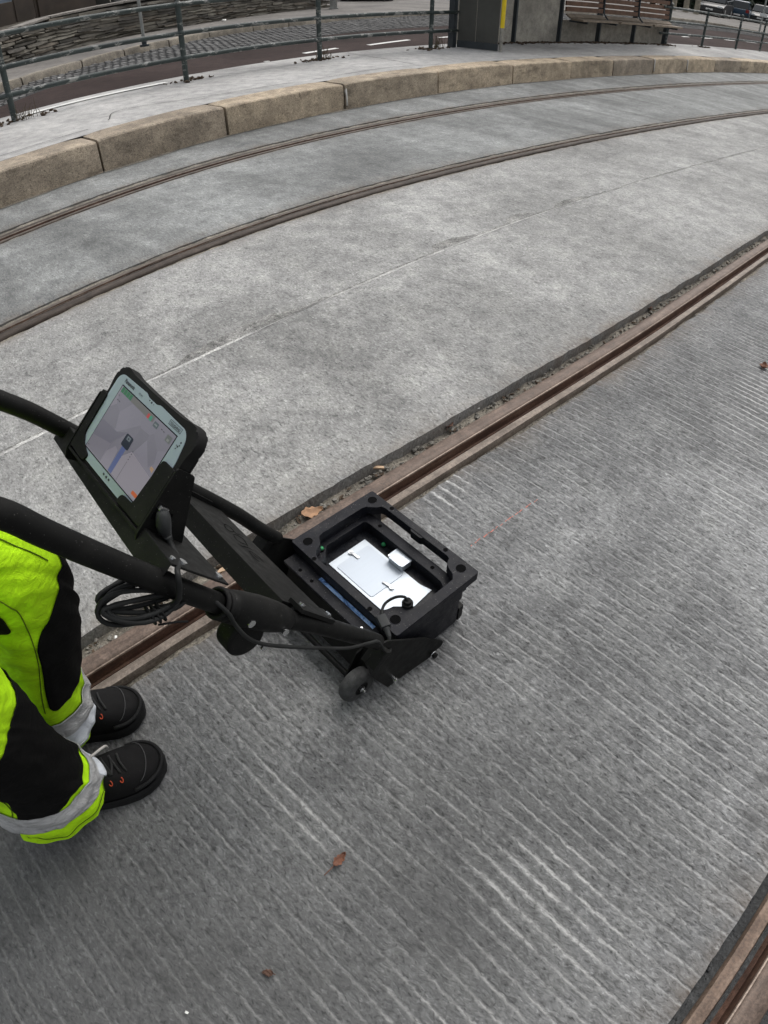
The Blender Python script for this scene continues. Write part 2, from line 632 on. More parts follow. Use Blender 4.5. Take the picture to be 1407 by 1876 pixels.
def slab(name, lo, hi, ss, nn, mat, rough_lo=.004, rough_hi=.004, ridged=False, amp=.0016, z0=0.0, depth=.09, rl=1, rh=1):
    s = np.asarray(ss)
    a = lo(s) + rough_lo * (fbm(s * 6, s * 0 + 3.3, 4) - .5) * 2 + rough_lo * 1.2 * (fbm(s * 31, s * 0 + 8, 3) - .5)
    b = hi(s) + rough_hi * (fbm(s * 6, s * 0 + 31.7, 4) - .5) * 2 + rough_hi * 1.2 * (fbm(s * 31, s * 0 + 51, 3) - .5)
    t = np.linspace(0, 1, nn)
    N = a[:, None] * (1 - t) + b[:, None] * t
    S = np.repeat(s[:, None], nn, 1)
    attr = None
    if ridged:
        z, r = relief(S, N)
        pz = smooth(.50, .70, fbm(S * .8 + 40, N * 1.2 + 7, 3))
        chalk = np.exp(-(((S - .40) / .10) ** 2 + ((N + .06) / .13) ** 2)) * 1.3
        chalk += np.exp(-(((S - .20) / .03) ** 2 + ((N - .40) / .16) ** 2)) * .9
        chalk += np.exp(-(((S - 1.12) / .10) ** 2 + ((N - .83) / .07) ** 2)) * .9
        chalk += np.exp(-(((S - 2.6) / .5) ** 2 + ((N - .25) / .3) ** 2)) * .5
        pale = np.clip(pz * .45 + chalk, 0, 1)
        stain_shade = .9 * np.exp(-(((S - .826) / .022) ** 2 + ((N + .304) / .020) ** 2)) + .8 * np.exp(-(((S - .925) / .02) ** 2 + ((N + .277) / .018) ** 2))
        stain_shade += .4 * np.exp(-(((S + .205) / .025) ** 2 + ((N - .62) / .025) ** 2)) + .35 * np.exp(-(((S - .26) / .07) ** 2 + ((N - .06) / .10) ** 2))
        stain_shade += .45 * np.exp(-(((S - .70) / .03) ** 2 + ((N + .33) / .035) ** 2))
        shade_wobble = fbm(S * 1.7 + 3, N * 1.7, 4) - .5
        stain_shade += (.46 * smooth(1.05, -.25, S + .8 * shade_wobble) * (S > -3) + .22 * smooth(.45, -.2, S + .5 * shade_wobble) * smooth(-.3, .4, N) * (S > -3))  # soft shade and lens falloff painted into the near bed, stronger at left
        attr = True
    else:
        z = amp * 2 * (fbm(S * 14, N * 14, 3) - .5) + amp * (fbm(S * 3, N * 3, 2) - .5)
    rust = rl * np.exp(-np.abs(N - a[:, None]) / .045) + rh * np.exp(-np.abs(b[:, None] - N) / .045)
    rust = rust * (.35 + .9 * fbm(S * 2.1 + 60, N * .5, 3))
    z = z + z0
    # edges crumble a little
    z[:, 0] -= .004 * (rough_lo > 0)
    z[:, -1] -= .004 * (rough_hi > 0)
    top = WA(S, N, z)
    sk0 = WA(s, a - .003, np.full_like(s, z0 - depth))
    sk1 = WA(s, b + .003, np.full_like(s, z0 - depth))
    V = np.concatenate([sk0[:, None], top, sk1[:, None]], 1)
    uv = np.concatenate([np.stack([s, a - .09], -1)[:, None], np.stack([S, N], -1), np.stack([s, b + .09], -1)[:, None]], 1)
    pad = np.zeros((len(s), 1))
    rr = {'rust': np.concatenate([pad + rl * .8, rust, pad + rh * .8], 1).ravel()}
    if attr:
        rr.update({'pale': np.concatenate([pad, pale, pad], 1).ravel(), 'stain_shade': np.concatenate([pad, stain_shade, pad], 1).ravel()})
    attr = rr
    f = grid_faces(len(s), nn + 2)
    f = [q[::-1] for q in f]
    o = from_arrays(name, V.reshape(-1, 3), f, mat, None, True, uv.reshape(-1, 2), attr)
    o.data.set_sharp_from_angle(angle=rad(50))
    tag(o, kind='structure')
    return o


SF = srange((-40, -1.6, .4), (-1.6, 5, .012), (5, 12, .04), (12, 25, .1), (25, 75, 1))
SM = srange((-40, -3, .5), (-3, 9, .03), (9, 22, .1), (22, 75, 1))
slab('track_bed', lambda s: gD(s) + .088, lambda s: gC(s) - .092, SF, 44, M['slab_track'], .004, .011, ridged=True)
slab('concrete_slab', lambda s: gC(s) + .117, lambda s: nSeam(s) - .0016, SM, 26, M['slab_out'], .006, .0, rh=0)
slab('concrete_slab', lambda s: nSeam(s) + .0016, lambda s: gB(s) - .085, SM, 26, M['slab_out'], .0, .007, rl=0)
slab('concrete_slab', lambda s: gB(s) + .095, lambda s: gA(s) - .095, SM, 30, M['slab_far'], .006, .004)
slab('concrete_slab', lambda s: gA(s) + .13, lambda s: nK(s) + .05, SM, 18, M['slab_far'], .006, .002, rh=.4)
slab('concrete_slab', lambda s: s * 0 - 12, lambda s: gD(s) - .125, SM, 20, M['slab_track'], .004, .004)


def strip(name, lo, hi, z, ss, mat, kind='structure', parent=None, bumpy=0.0, nn=4):
    s = np.asarray(ss)
    t = np.linspace(0, 1, nn)
    N = lo(s)[:, None] * (1 - t) + hi(s)[:, None] * t
    S = np.repeat(s[:, None], nn, 1)
    Z = (z(S, N) if callable(z) else np.full(S.shape, z)) + bumpy * (fbm(S * 16, N * 16, 3) - .5) * 2
    o = from_arrays(name, WA(S, N, Z).reshape(-1, 3), [q[::-1] for q in grid_faces(len(s), nn)], mat, parent, True, np.stack([S, N], -1).reshape(-1, 2))
    if kind:
        tag(o, kind=kind)
    return o


SB = srange((-40, -2, .5), (-2, 9, .02), (9, 22, .1), (22, 75, 1))
# mortar seam between the two worn slabs, dirt and bitumen beds under the rails
def mw(s):
    k = smooth(.38, .60, fbm(s * 1.9 + 8, s * 0 + 6, 4)) * (1 - .75 * smooth(1.6, 4.0, s)) * (.35 + .65 * fbm(s * 27, s * 0 + 1, 3))
    k = np.maximum(k, smooth(1.5, .7, s) * (s > -6) * (.30 + .5 * fbm(s * 16, s * 0 + 3, 3)))
    return .0135 * k * (.55 + .9 * vnoise(s * 47, s * 0))


strip('mortar_joint', lambda s: nSeam(s) - mw(s) * .8 - .0008, lambda s: nSeam(s) + mw(s) + .0008, lambda s, n: .0012 + .0015 * (fbm(s * 40, n * 40, 2) - .5), SB, M['filler'])
strip('crumbled_edge', lambda s: nSeam(s) + .006, lambda s: nSeam(s) + .012 + .062 * smooth(.42, .62, fbm(s * 2.3 + 5, s * 0 + 2, 3)) * smooth(.5, 1.4, s) * smooth(4.6, 3.2, s) + .010 * fbm(s * 21, s * 0 + 4, 2), lambda s, n: .0016 + .003 * (fbm(s * 60, n * 60, 2) - .45), SB, M['crumble'], nn=8)
strip('channel_bed', lambda s: gC(s) + .03, lambda s: gC(s) + .16, -.046, SB, M['dirt'], bumpy=.012, nn=8)
strip('channel_bed', lambda s: gC(s) - .13, lambda s: gC(s) - .02, -.03, SB, M['dirt'], bumpy=.006, nn=6)
strip('channel_bed', lambda s: gD(s) + .02, lambda s: gD(s) + .13, -.020, SB, M['bitumen'], bumpy=.004, nn=6)
strip('channel_bed', lambda s: gD(s) - .16, lambda s: gD(s) - .03, -.025, SB, M['bitumen'], bumpy=.006, nn=6)
strip('channel_bed', lambda s: gB(s) - .12, lambda s: gB(s) - .03, -.016, SB, M['dirt'], bumpy=.006, nn=5)
strip('channel_bed', lambda s: gB(s) + .03, lambda s: gB(s) + .13, -.012, SB, M['dirt'], bumpy=.006, nn=5)
strip('channel_bed', lambda s: gA(s) - .13, lambda s: gA(s) - .03, -.014, SB, M['dirt'], bumpy=.006, nn=5)
strip('channel_bed', lambda s: gA(s) + .03, lambda s: gA(s) + .17, -.014, SB, M['dirt'], bumpy=.007, nn=6)


strip('kerb_foot_dirt', lambda s: nK(s) - .004 - .035 * smooth(.35, .75, fbm(s * 2.7, s * 0 + 5, 4)), lambda s: nK(s) + .03, lambda s, n: .003 + .003 * (fbm(s * 30, n * 30, 2) - .3), SB, M['dirt'], nn=4)


def sweep(name, g, sg, prof, ss, mat, parent=None, smooth_=True):
    """prof: (dn, z) outline swept along the rail; sg +1 head outward, -1 head inward"""
    s = np.asarray(ss)
    pr = np.array(prof)
    N = g(s)[:, None] + sg * pr[None, :, 0]
    S = np.repeat(s[:, None], len(pr), 1)
    Z = np.repeat(pr[None, :, 1], len(s), 0)
    f = grid_faces(len(s), len(pr))
    if sg > 0:
        f = [q[::-1] for q in f]
    dist = np.concatenate([[0], np.cumsum(np.hypot(*np.diff(pr, axis=0).T))])
    uv = np.stack([S, np.repeat(dist[None] * 1.0, len(s), 0) + g(0.0)], -1)
    o = from_arrays(name, WA(S, N, Z).reshape(-1, 3), f, mat, parent, smooth_, uv.reshape(-1, 2))
    if smooth_:
        o.data.set_sharp_from_angle(angle=rad(38))
    return o


SR = srange((-40, -3, .5), (-3, 16, .06), (16, 75, .5))


def rail(g, sg, label, lip_mat, dz=0.0, w=.056, head=None):
    root = sweep('tram_rail', g, sg, [(.0015, -.002 + dz), (.005, .0012 + dz), (.016, .0034 + dz), (.03, .0040 + dz), (w - .016, .0026 + dz), (w - .007, -.001 + dz), (w - .001, -.008 + dz), (w, -.016 + dz), (w - .002, -.06)], SR, head or M['rail_head'])
    tag(root, label, 'rail', 'tram rails set in the concrete')
    sweep('worn_edge', g, sg, [(-.0025, -.006 + dz), (-.0015, -.0015 + dz), (.0012, .0001 + dz)], SR, M['rail_edge'] if head is None else M['rail_lip'], root)
    sweep('groove', g, sg, [(-.0345, -.006 + dz), (-.031, -.028), (-.027, -.037), (-.012, -.040), (-.005, -.034), (-.0022, -.005 + dz)], SR, M['rail_groove'], root)
    sweep('guard_lip', g, sg, [(-.066, -.06), (-.064, -.012 + dz), (-.061, -.0055 + dz), (-.050, -.0045 + dz), (-.037, -.0050 + dz), (-.0342, -.0085 + dz)], SR, lip_mat, root)
    return root


rail(gC, 1, 'rusty grooved tram rail running under the black survey cart', M['rail_lip'], dz=.001)
rail(gD, -1, 'rusty grooved rail cut off by the lower right corner', M['rail_lip_rust'])
rail(gB, -1, 'grooved tram rail in the middle between the mortar seam and far track', M['rail_lip_far'], w=.048, head=M['rail_head_far'])
rail(gA, 1, 'grooved tram rail running closest to the platform kerb', M['rail_lip_far'], w=.048, head=M['rail_head_far'])


# ------------------------------------------------------------------ platform with kerb stones
def plat_hi(s):
    return s * 0 + 7.32


PZ = .25
s = srange((-40, -4, 1), (-4, 22, .1), (22, 75, 1))
t = np.linspace(0, 1, 16)
lo = nK(s) + .335
N = lo[:, None] * (1 - t) + 7.30 * t
S = np.repeat(s[:, None], 16, 1)
Z = PZ - .004 + .006 * (fbm(S * 1.5, N * 1.5, 3) - .5)
V = np.concatenate([WA(S, N, Z), WA(s, s * 0 + 7.305, s * 0 - .1)[:, None]], 1)
platform = from_arrays('platform', V.reshape(-1, 3), [q[::-1] for q in grid_faces(len(s), 17)], M['platform'], None, True)
platform.data.set_sharp_from_angle(angle=rad(50))
tag(platform, kind='structure')
# fine cracks and day joints in the platform paving, thin dark fillers
for pts in ([(2.35, 5.62), (2.62, 5.95), (3.35, 5.70), (4.3, 5.62)], [(4.5, 5.60), (5.6, 5.72), (6.3, 5.58)], [(-.5, 5.3), (1.2, 5.38), (2.1, 5.45)], [(9.6, 6.2), (9.2, 7.2)], [(12.0, 5.7), (12.2, 7.0)], [(6.1, 5.75), (6.3, 7.2)]):
    P_ = bez([(a, b, 0) for a, b in pts], 10)
    L, R = [], []
    for i, p in enumerate(P_):
        w = .0035 + .003 * float(vnoise(i * .7, p.x * 3))
        d = (P_[min(i + 1, len(P_) - 1)] - P_[max(i - 1, 0)]).normalized()
        L.append(W(p.x - d.y * w, p.y + d.x * w, PZ + .0035))
        R.append(W(p.x + d.y * w, p.y - d.x * w, PZ + .0035))
    n = len(P_)
    from_arrays('paving_joint', L + R, [(i, i + 1, n + i + 1, n + i) for i in range(n - 1)], M['joint_dark'], platform)

joints = [-8.6, -7.2, -5.9, -4.6, -3.2, -1.9, -.6, .72, 1.974, 3.163, 4.535, 5.926, 7.333, 8.674, 9.846, 11.214, 12.586, 13.926, 15.3, 16.65, 18.0, 19.4, 20.8, 22.2, 23.6, 25.0, 26.4, 27.8]
for i in range(len(joints) - 1):
    a, b = joints[i] + .0105, joints[i + 1] - .0105
    dz = random.uniform(-.006, .006)
    do = random.uniform(-.008, .008)
    prof = [(.002, -.05), (.006, .0), (.014, .14), (.018, .212), (.022, .238), (.032, .2485), (.075, .252), (.33, .250), (.33, .0)]
    ns = 15
    ss = np.linspace(a, b, ns)
    V = []
    for k, q in enumerate(ss):
        e = 0.012 if k in (0, ns - 1) else 0
        e2 = .004 if k in (1, ns - 2) else e
        for j, (dn, z) in enumerate(prof):
            rr = (float(fbm(q * 3.1 + i * 9, z * 7 + j * .3, 3)) - .5)
            V.append(W(q, float(nK(q)) + do + dn + (e2 if j < 7 else 0) + .014 * rr * (j < 6), z + dz * (z > .1) - (e2 if z > .2 else 0)))
    nv = len(prof)
    f = [q[::-1] for q in grid_faces(ns, nv)]
    f.append(tuple(range(nv)))
    f.append(tuple(range((ns - 1) * nv, ns * nv))[::-1])
    o = from_arrays('kerb_stone', V, f, M['kerb'], platform, True)
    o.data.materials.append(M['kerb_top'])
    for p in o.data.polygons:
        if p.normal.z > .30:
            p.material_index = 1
    o.data.set_sharp_from_angle(angle=rad(24))
M['caulk'] = simple('joint_caulk', (.62, .60, .56), .8, var=.15, coord='world')
for q, h_ in ((4.56, .20), (11.235, .235), (12.60, .22)):
    mb = MB()
    pts = [(0, .03), (.004, .10), (.0, .20), (.02, .235)]
    c = [W(q + random.uniform(-.004, .004), float(nK(q)) + dn + .004, z * h_ / .22) for dn, z in ((.006, .04), (.016, .12), (.022, .2), (.034, .235))]
    mb.tube(c, [.010, .013, .014, .012], 8)
    mb.build('mortar_streak', M['caulk'], platform, True)

# ------------------------------------------------------------------ street beyond the platform
cob = curve([(-45, 8.4), (0, 8.6), (2.44, 9.15), (3.05, 9.75), (4.16, 10.2), (5.4, 10.28), (6.4, 10.2), (8, 10.45), (9.3, 10.8), (11.1, 10.9), (12.5, 11.0), (20, 11.9), (30, 13.2), (36, 12.6), (95, 12.6)])
kb2 = curve([(-45, 9.4), (0, 9.55), (2.86, 10.75), (4.16, 11.39), (5.33, 11.93), (6.5, 12.42), (7.6, 12.76), (8.7, 12.92), (9.9, 13.13), (11.4, 13.48), (13.6, 13.68), (15.4, 13.88), (22, 15.2), (30, 16.5), (34, 16.4), (37, 14.8), (42, 14.2), (95, 14.2)])
wl = curve([(-45, 11.2), (-3, 11.4), (1, 11.9), (2.6, 12.4), (3.67, 13.22), (4.86, 14.13), (6.15, 14.65), (7.97, 15.13), (9.44, 15.56), (10.98, 16.11), (12.76, 16.62), (14, 17.0), (95, 18)])
SRD = srange((-40, 0, 1), (0, 40, .25), (40, 80, 1))
road = strip('road', lambda s: s * 0 + 7.2, lambda s: cob(s) + .05, lambda s, n: zsn(s, n), SRD, M['asphalt'], nn=10)
walk = strip('sidewalk', lambda s: kb2(s) + .1, lambda s: s * 0 + 60, lambda s, n: zsn(s, n) + .115, SRD, M['sidewalk'], nn=40)
strip('gutter_bed', lambda s: cob(s) - .02, lambda s: kb2(s) + .12, lambda s, n: zsn(s, n) - .02, SRD, M['joint_dark'], nn=10)
# big sheet to the horizon
R_ = np.concatenate([[0], np.geomspace(3, 2500, 40)])
TH = np.linspace(0, 2 * np.pi, 73)[:-1]
X = R_[:, None] * np.cos(TH)
Y = R_[:, None] * np.sin(TH)
d_ = np.hypot(X - C0[0], Y - C0[1]) - N0
hh = np.where(d_ > 7.3, zr(X, Y) - .06, -.2)
far = smooth(60, 110, np.hypot(X, Y))
hh = hh * (1 - far) + far * (zr(X, Y) * 0 + .45)
o = from_arrays('ground', np.stack([X, Y, hh], -1).reshape(-1, 3), [q for q in grid_faces(len(R_), len(TH), False, True)], M['ground'])
tag(o, kind='structure')

# lane dashes
for a, b, n0, n1 in ((6.68, 7.42, 8.66, 8.80), (8.06, 9.2, 8.80, 9.05), (10.0, 11.1, 9.10, 9.2), (12.0, 13.1, 9.25, 9.3), (14.0, 15.1, 9.35, 9.4), (16.0, 17.1, 9.45, 9.5), (18.2, 19.3, 9.55, 9.6), (20.6, 21.1, 9.75, 9.82), (22.1, 22.9, 9.88, 9.95), (23.9, 24.7, 9.98, 10.02), (25.7, 26.6, 10.1, 10.1)):
    vv = []
    for q, n in ((a, n0 - .055), (b, n1 - .055), (b, n1 + .055), (a, n0 + .055)):
        vv.append(W(q, n, float(zsn(q, n)) + .004))
    from_arrays('lane_dash', vv, [(0, 3, 2, 1)], M['paint'], road)
# pale painted edge along the back of the platform
sl = np.linspace(2.05, 3.62, 24)
vv = [W(q, 6.98 + .02 * math.sin(q * 3), PZ + .005) for q in sl] + [W(q, 7.09 + .02 * math.sin(q * 3) - .04 * float(vnoise(q * 9, 2)), PZ + .005) for q in sl]
from_arrays('edge_line', vv, [(i, 24 + i, 25 + i, i + 1) for i in range(23)], M['paint'], platform)

# granite setts in the gutter strip, one mass of small stones
V, F = [], []
for q in np.arange(1.5, 34, .135):
    a, b = float(cob(q)), float(kb2(q))
    k = int((b - a) / .15)
    for j in range(k):
        n = a + .05 + (j + .5) * (b - a - .05) / k
        s0 = q + (.066 if j % 2 else 0)
        w1, w2 = .056 + random.uniform(-.006, .004), .062 + random.uniform(-.008, .006)
        zc = float(zsn(s0, n)) + random.uniform(-.006, .01)
        base = len(V)
        for (ds, dn, dz) in ((-1, -1, -.03), (1, -1, -.03), (1, 1, -.03), (-1, 1, -.03), (-.72, -.72, .012), (.72, -.72, .012), (.72, .72, .012), (-.72, .72, .012)):
            V.append(W(s0 + ds * w1, n + dn * w2, zc + dz))
        F += [tuple(base + i for i in f) for f in ((4, 7, 6, 5), (0, 4, 5, 1), (1, 5, 6, 2), (2, 6, 7, 3), (3, 7, 4, 0))]
o = from_arrays('granite_setts', V, F, M['sett'])
tag(o, 'grey granite setts paving the gutter strip of the street', 'setts', kind='stuff')
# street kerb stones
q = 1.2
while q < 36:
    L_ = random.uniform(.85, 1.15) if q < 12 else random.uniform(1.2, 1.6)
    a, b = q + .012, q + L_ - .012
    V = []
    for k in range(5):
        ss = a + (b - a) * k / 4
        e = .012 if k in (0, 4) else 0
        for dn, z in ((0, -.05), (.012, .10 - e), (.03, .125 - e), (.17, .127 - e), (.17, -.05)):
            V.append(W(ss, float(kb2(ss)) + dn + e + random.uniform(-.006, .006), float(zsn(ss, kb2(ss))) + z + random.uniform(-.004, .004)))
    f = [x[::-1] for x in grid_faces(5, 5)] + [tuple(range(5)), tuple(range(20, 25))[::-1]]
    from_arrays('kerb_stone', V, f, M['kerb_far'], walk, True).data.set_sharp_from_angle(angle=rad(50))
    q += L_

# ------------------------------------------------------------------ railings
t = NT('railing_paint')
p = t.pos('world')
c = t.ramp(t.noise(p, 3.5, 5, .65), [(.3, (.018, .027, .027)), (.6, (.035, .05, .048))])
fl = t.noise(t.pos('world', (4, 4, 9)), 1.6, 6, .72)
c = t.mix(t.map(fl, .555, .60, 0, .85), c, (.28, .285, .27))
M['railing'] = t.out(c, .5, t.bump(fl, .4, .004))


def railing(label, posts, nf, s0, s1, zb=PZ, ends=False):
    root = empty('pipe_railing', W(posts[len(posts) // 2], nf(posts[len(posts) // 2]), zb))
    tag(root, label, 'railing')
    inv = root.location.copy()
    for ps in posts:
        mb = MB()
        b = W(ps, nf(ps), zb - .02) - inv
        mb.cyl(b, b + Vector((0, 0, .84)), .030, n=14)
        mb.build('post', M['railing'], root, angle=40)
        mb = MB()
        top = b + Vector((0, 0, .84))
        mb.cyl(top, top + Vector((0, 0, .02)), .022, n=12)
        mb.sphere(top + Vector((0, 0, .050)), .042, (1, 1, .9), 14, 10)
        mb.build('finial', M['railing'], root, True)
        for hz in (.245, .505, .80):
            mb = MB()
            mb.sphere(b + Vector((0, 0, .02 + hz)), .043, (1, 1, .95), 14, 9)
            mb.build('collar', M['railing'], root, True)
    for hz in (.245, .505, .80):
        ss = np.linspace(s0, s1, max(6, int((s1 - s0) / .4)))
        mb = MB()
        mb.tube([W(q, nf(q), zb + hz) - inv for q in ss], .0255, 12)
        for e in ((s0, s1) if ends else (s0,)):
            mb.sphere(W(e, nf(e), zb + hz) - inv, .034)
        mb.build('rail_pipe', M['railing'], root, True)
    return root


railing('dark green pipe railing with flaking paint left of the shelter', [-3.5, -1.7, .1, 1.93, 3.78, 5.58, 7.5], lambda q: 6.85, -4.2, 8.02)
railing('dark pipe railing along the platform right of the bench', [14.82, 16.73, 18.85, 20.6, 22.5, 24.4, 26.3], lambda q: 7.06 + .03 * (q - 14.8), 14.5, 27.0)

# ------------------------------------------------------------------ tram shelter with bench
M['panel_dark'] = simple('shelter_panel_dark', (.052, .053, .047), .45, var=.2, scale=3, coord='world')
M['panel_beige'] = concrete('shelter_panel_beige', .33, (1.06, .99, .86), big=1.2, dark=.8, pale=1.1, bump=.15)
M['steel_blue'] = simple('shelter_post_paint', (.028, .036, .042), .4, var=.2, scale=6, coord='world')
M['yellow'] = simple('yellow_paint', (.78, .58, .015), .45, var=.08, scale=20, coord='world')
M['post_bare'] = simple('bare_grey_metal', (.30, .29, .26), .5, .3, var=.3, scale=30, coord='world')
M['wood_dark'] = simple('bench_wood_red', (.135, .066, .038), .6, var=.35, scale=7, coord='world')
M['wood_pale'] = simple('bench_wood_weathered', (.23, .185, .14), .75, var=.3, scale=7, coord='world')
M['glass_dark'] = NT('shelter_glass').out((.02, .024, .024), .08, Specular_IOR_Level=.6)
sh = empty('tram_shelter', W(11.4, 6.9, PZ), 0)
tag(sh, 'tram shelter with dark end panels, beige back panels and yellow edged post', 'shelter')


def TF(s, n, z):                       # local to the shelter empty
    return W(s, n, z) - sh.location


def tbox(s0, s1, n0, n1, z0, z1, bev=.004):
    c = TF((s0 + s1) / 2, (n0 + n1) / 2, (z0 + z1) / 2)
    a = A0 - ((s0 + s1) / 2) / N0
    mb = MB()
    mb.box(c, (abs(n1 - n0), abs(s1 - s0), z1 - z0), a, bev)
    return mb


TOP = 2.55
tbox(7.98, 8.06, 6.88, 6.98, .24, TOP).build('post', M['steel_blue'], sh)
# end wall: two dark panels from back post to front pole
def seg_panel(a, b, z0, z1, th, mat, name, bev=.003):
    A, B = TF(*a, 0), TF(*b, 0)
    d = B - A
    mb = MB()
    mb.box(((A.x + B.x) / 2, (A.y + B.y) / 2, (z0 + z1) / 2 - PZ + PZ), (d.length, th, z1 - z0), math.atan2(d.y, d.x), bev)
    return mb.build(name, mat, sh)


def lz(z):
    return z - PZ


for a, b in (((8.055, 6.85), (8.135, 6.60)), ((8.14, 6.585), (8.245, 6.27))):
    seg_panel(a, b, lz(.36), lz(TOP), .03, M['panel_dark'], 'end_panel')
seg_panel((8.06, 6.86), (8.248, 6.265), lz(.255), lz(.357), .036, M['steel_blue'], 'kick_plate')
mb = MB(); mb.cyl(TF(8.265, 6.225, .235), TF(8.265, 6.225, .40), .022, n=14); mb.cyl(TF(8.265, 6.225, .40), TF(8.265, 6.225, .58), .030, n=14); mb.build('pole', M['post_bare'], sh, angle=40)
mb = MB(); mb.cyl(TF(8.265, 6.225, .585), TF(8.265, 6.225, TOP), .031, n=14); mb.build('yellow_pole', M['yellow'], sh, angle=40)
bn = lambda q: 7.12
for a, b in ((8.32, 9.62), (9.67, 10.87)):
    tbox(a, b, 7.10, 7.14, .252, TOP).build('back_panel', M['panel_beige'], sh)
for q in (9.645, 10.90, 12.17, 13.46, 14.78):
    tbox(q - .02, q + .02, 7.055, 7.16, .24, TOP).build('back_post', M['steel_blue'], sh)
for a, b in ((10.93, 12.145), (12.20, 13.435), (13.49, 14.755)):
    tbox(a, b, 7.12, 7.15, .248, .64).build('lower_panel', M['panel_beige'], sh)
    tbox(a, b, 7.13, 7.142, 1.16, 2.4).build('glass_pane', M['glass_dark'], sh)
tbox(7.9, 14.9, 6.0, 7.3, TOP + .005, TOP + .08, .01).build('roof', M['steel_blue'], sh)
be = empty('slatted_bench', W(12.85, 6.95, PZ))
tag(be, 'slatted wooden bench with three bays under the shelter', 'bench')


def bbox(s0, s1, n0, n1, z0, z1, mat, name, bev=.004, tilt=0):
    c = W((s0 + s1) / 2, (n0 + n1) / 2, (z0 + z1) / 2) - be.location
    a = A0 - ((s0 + s1) / 2) / N0
    mb = MB()
    mb.box(c, (abs(n1 - n0), abs(s1 - s0), z1 - z0), Matrix.Rotation(a, 4, 'Z') @ Matrix.Rotation(tilt, 4, 'Y'), bev)
    return mb.build(name, mat, be)


bays = ((10.94, 12.15), (12.19, 13.44), (13.48, 14.75))
for a, b in bays:
    for k in range(4):
        bbox(a, b, 7.03 + .012 * k, 7.062 + .012 * k, .795 + .10 * k, .875 + .10 * k, M['wood_dark'], 'back_slat')
    bbox(a, b, 6.93, 7.04, .705, .735, M['wood_pale'], 'seat_plank', tilt=rad(-30))
    for k in range(3):
        bbox(a, b - .01, 6.66 + .092 * k, 6.745 + .092 * k, .655, .69, M['wood_pale'], 'seat_plank')
for q in (12.17, 13.46):
    mb = MB()
    pts = [W(q, n, z) - be.location for n, z in ((7.06, 1.2), (7.03, .80), (6.94, .70), (6.90, .672))]
    mb.tube(pts, .016, 8)
    mb.build('arm_bracket', M['steel_blue'], be, True)
for q in (11.2, 12.17, 13.46, 14.6):
    bbox(q - .02, q + .02, 6.72, 7.10, .61, .652, M['steel_blue'], 'bracket')
# dry leaves and dirt swept against the shelter foot
M['debris'] = simple('leaf_litter', (.075, .052, .035), .95, var=.5, scale=9, coord='world')
mb = MB()
for i in range(700):
    if i < 480:
        q = random.uniform(8.4, 14.9); n = 7.09 - abs(random.gauss(0, .09))
    else:
        ps = random.choice((1.93, 3.78, 5.58, 7.5, 14.82, 16.73)); q = ps + random.gauss(0, .17); n = 6.85 + (0.15 if ps > 10 else 0) + random.gauss(.02, .06)
    r_ = random.uniform(.010, .030)
    mb.ico(W(q, n, PZ + r_ * .2), r_, (1, 1, .35), Matrix.Rotation(random.uniform(0, 6), 4, 'Z') @ Matrix.Rotation(random.uniform(-.5, .5), 4, 'X'), 1, .5)
tag(mb.build('leaf_litter', M['debris']), 'dry leaf litter swept against the shelter foot and railing posts', 'debris', kind='stuff')
# ================================================================== BEYOND THE STREET
# dry stone retaining wall, stone by stone
def wall_pt(q, off=0.0):
    n = float(wl(q)); e = .05
    a, b = W(q - e, float(wl(q - e))), W(q + e, float(wl(q + e)))
    d = (b - a).normalized()
    nr = Vector((-d.y, d.x, 0))
    return W(q, n) + nr * off, math.atan2(d.y, d.x), float(zsn(q, n)) + .11


def wall_h(q):
    return float(np.interp(q, [2, 3.7, 5, 7, 14], [.50, .56, .66, .70, .72]))


M['slate'] = []
for i, c in enumerate(((.115, .105, .088), (.155, .142, .118), (.085, .078, .068), (.22, .205, .172), (.13, .112, .09))):
    M['slate'].append(simple('wall_slate_%d' % i, c, .85, var=.3, scale=5, bump=.5, bscale=30, coord='world'))
q0, q1 = 2.0, 13.0
root = empty('stone_wall', wall_pt(7.5)[0] + Vector((0, 0, .2)))
tag(root, 'low dry stone wall of flat slate with coping behind the street', 'wall')
RL = root.location
qs = np.linspace(q0, q1, 40)
# dark core right behind the stone faces
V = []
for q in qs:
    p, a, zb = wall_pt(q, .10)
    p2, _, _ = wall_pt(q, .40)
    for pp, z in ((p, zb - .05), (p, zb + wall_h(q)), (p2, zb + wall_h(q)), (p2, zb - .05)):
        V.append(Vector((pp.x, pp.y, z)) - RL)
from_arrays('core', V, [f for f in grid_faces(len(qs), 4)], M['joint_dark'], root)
proto = []
for i in range(7):
    mb = MB()
    mb.box((0, 0, 0), (1, 1, 1), None, .0)
    bmesh.ops.subdivide_edges(mb.bm, edges=mb.bm.edges[:], cuts=1)
    for v in mb.bm.verts:
        v.co += Vector((random.uniform(-.03, .03), random.uniform(-.14, .14), random.uniform(-.06, .06)))
        if abs(v.co.x) > .4:
            v.co.z *= random.uniform(.78, 1)
    bmesh.ops.recalc_face_normals(mb.bm, faces=mb.bm.faces[:])
    me = bpy.data.meshes.new('wall_stone')
    mb.bm.to_mesh(me)
    mb.bm.free()
    me.materials.append(M['slate'][0])
    proto.append(me)
slen = lambda q: 1.14
nst = 0
z = 0.0
row = 0
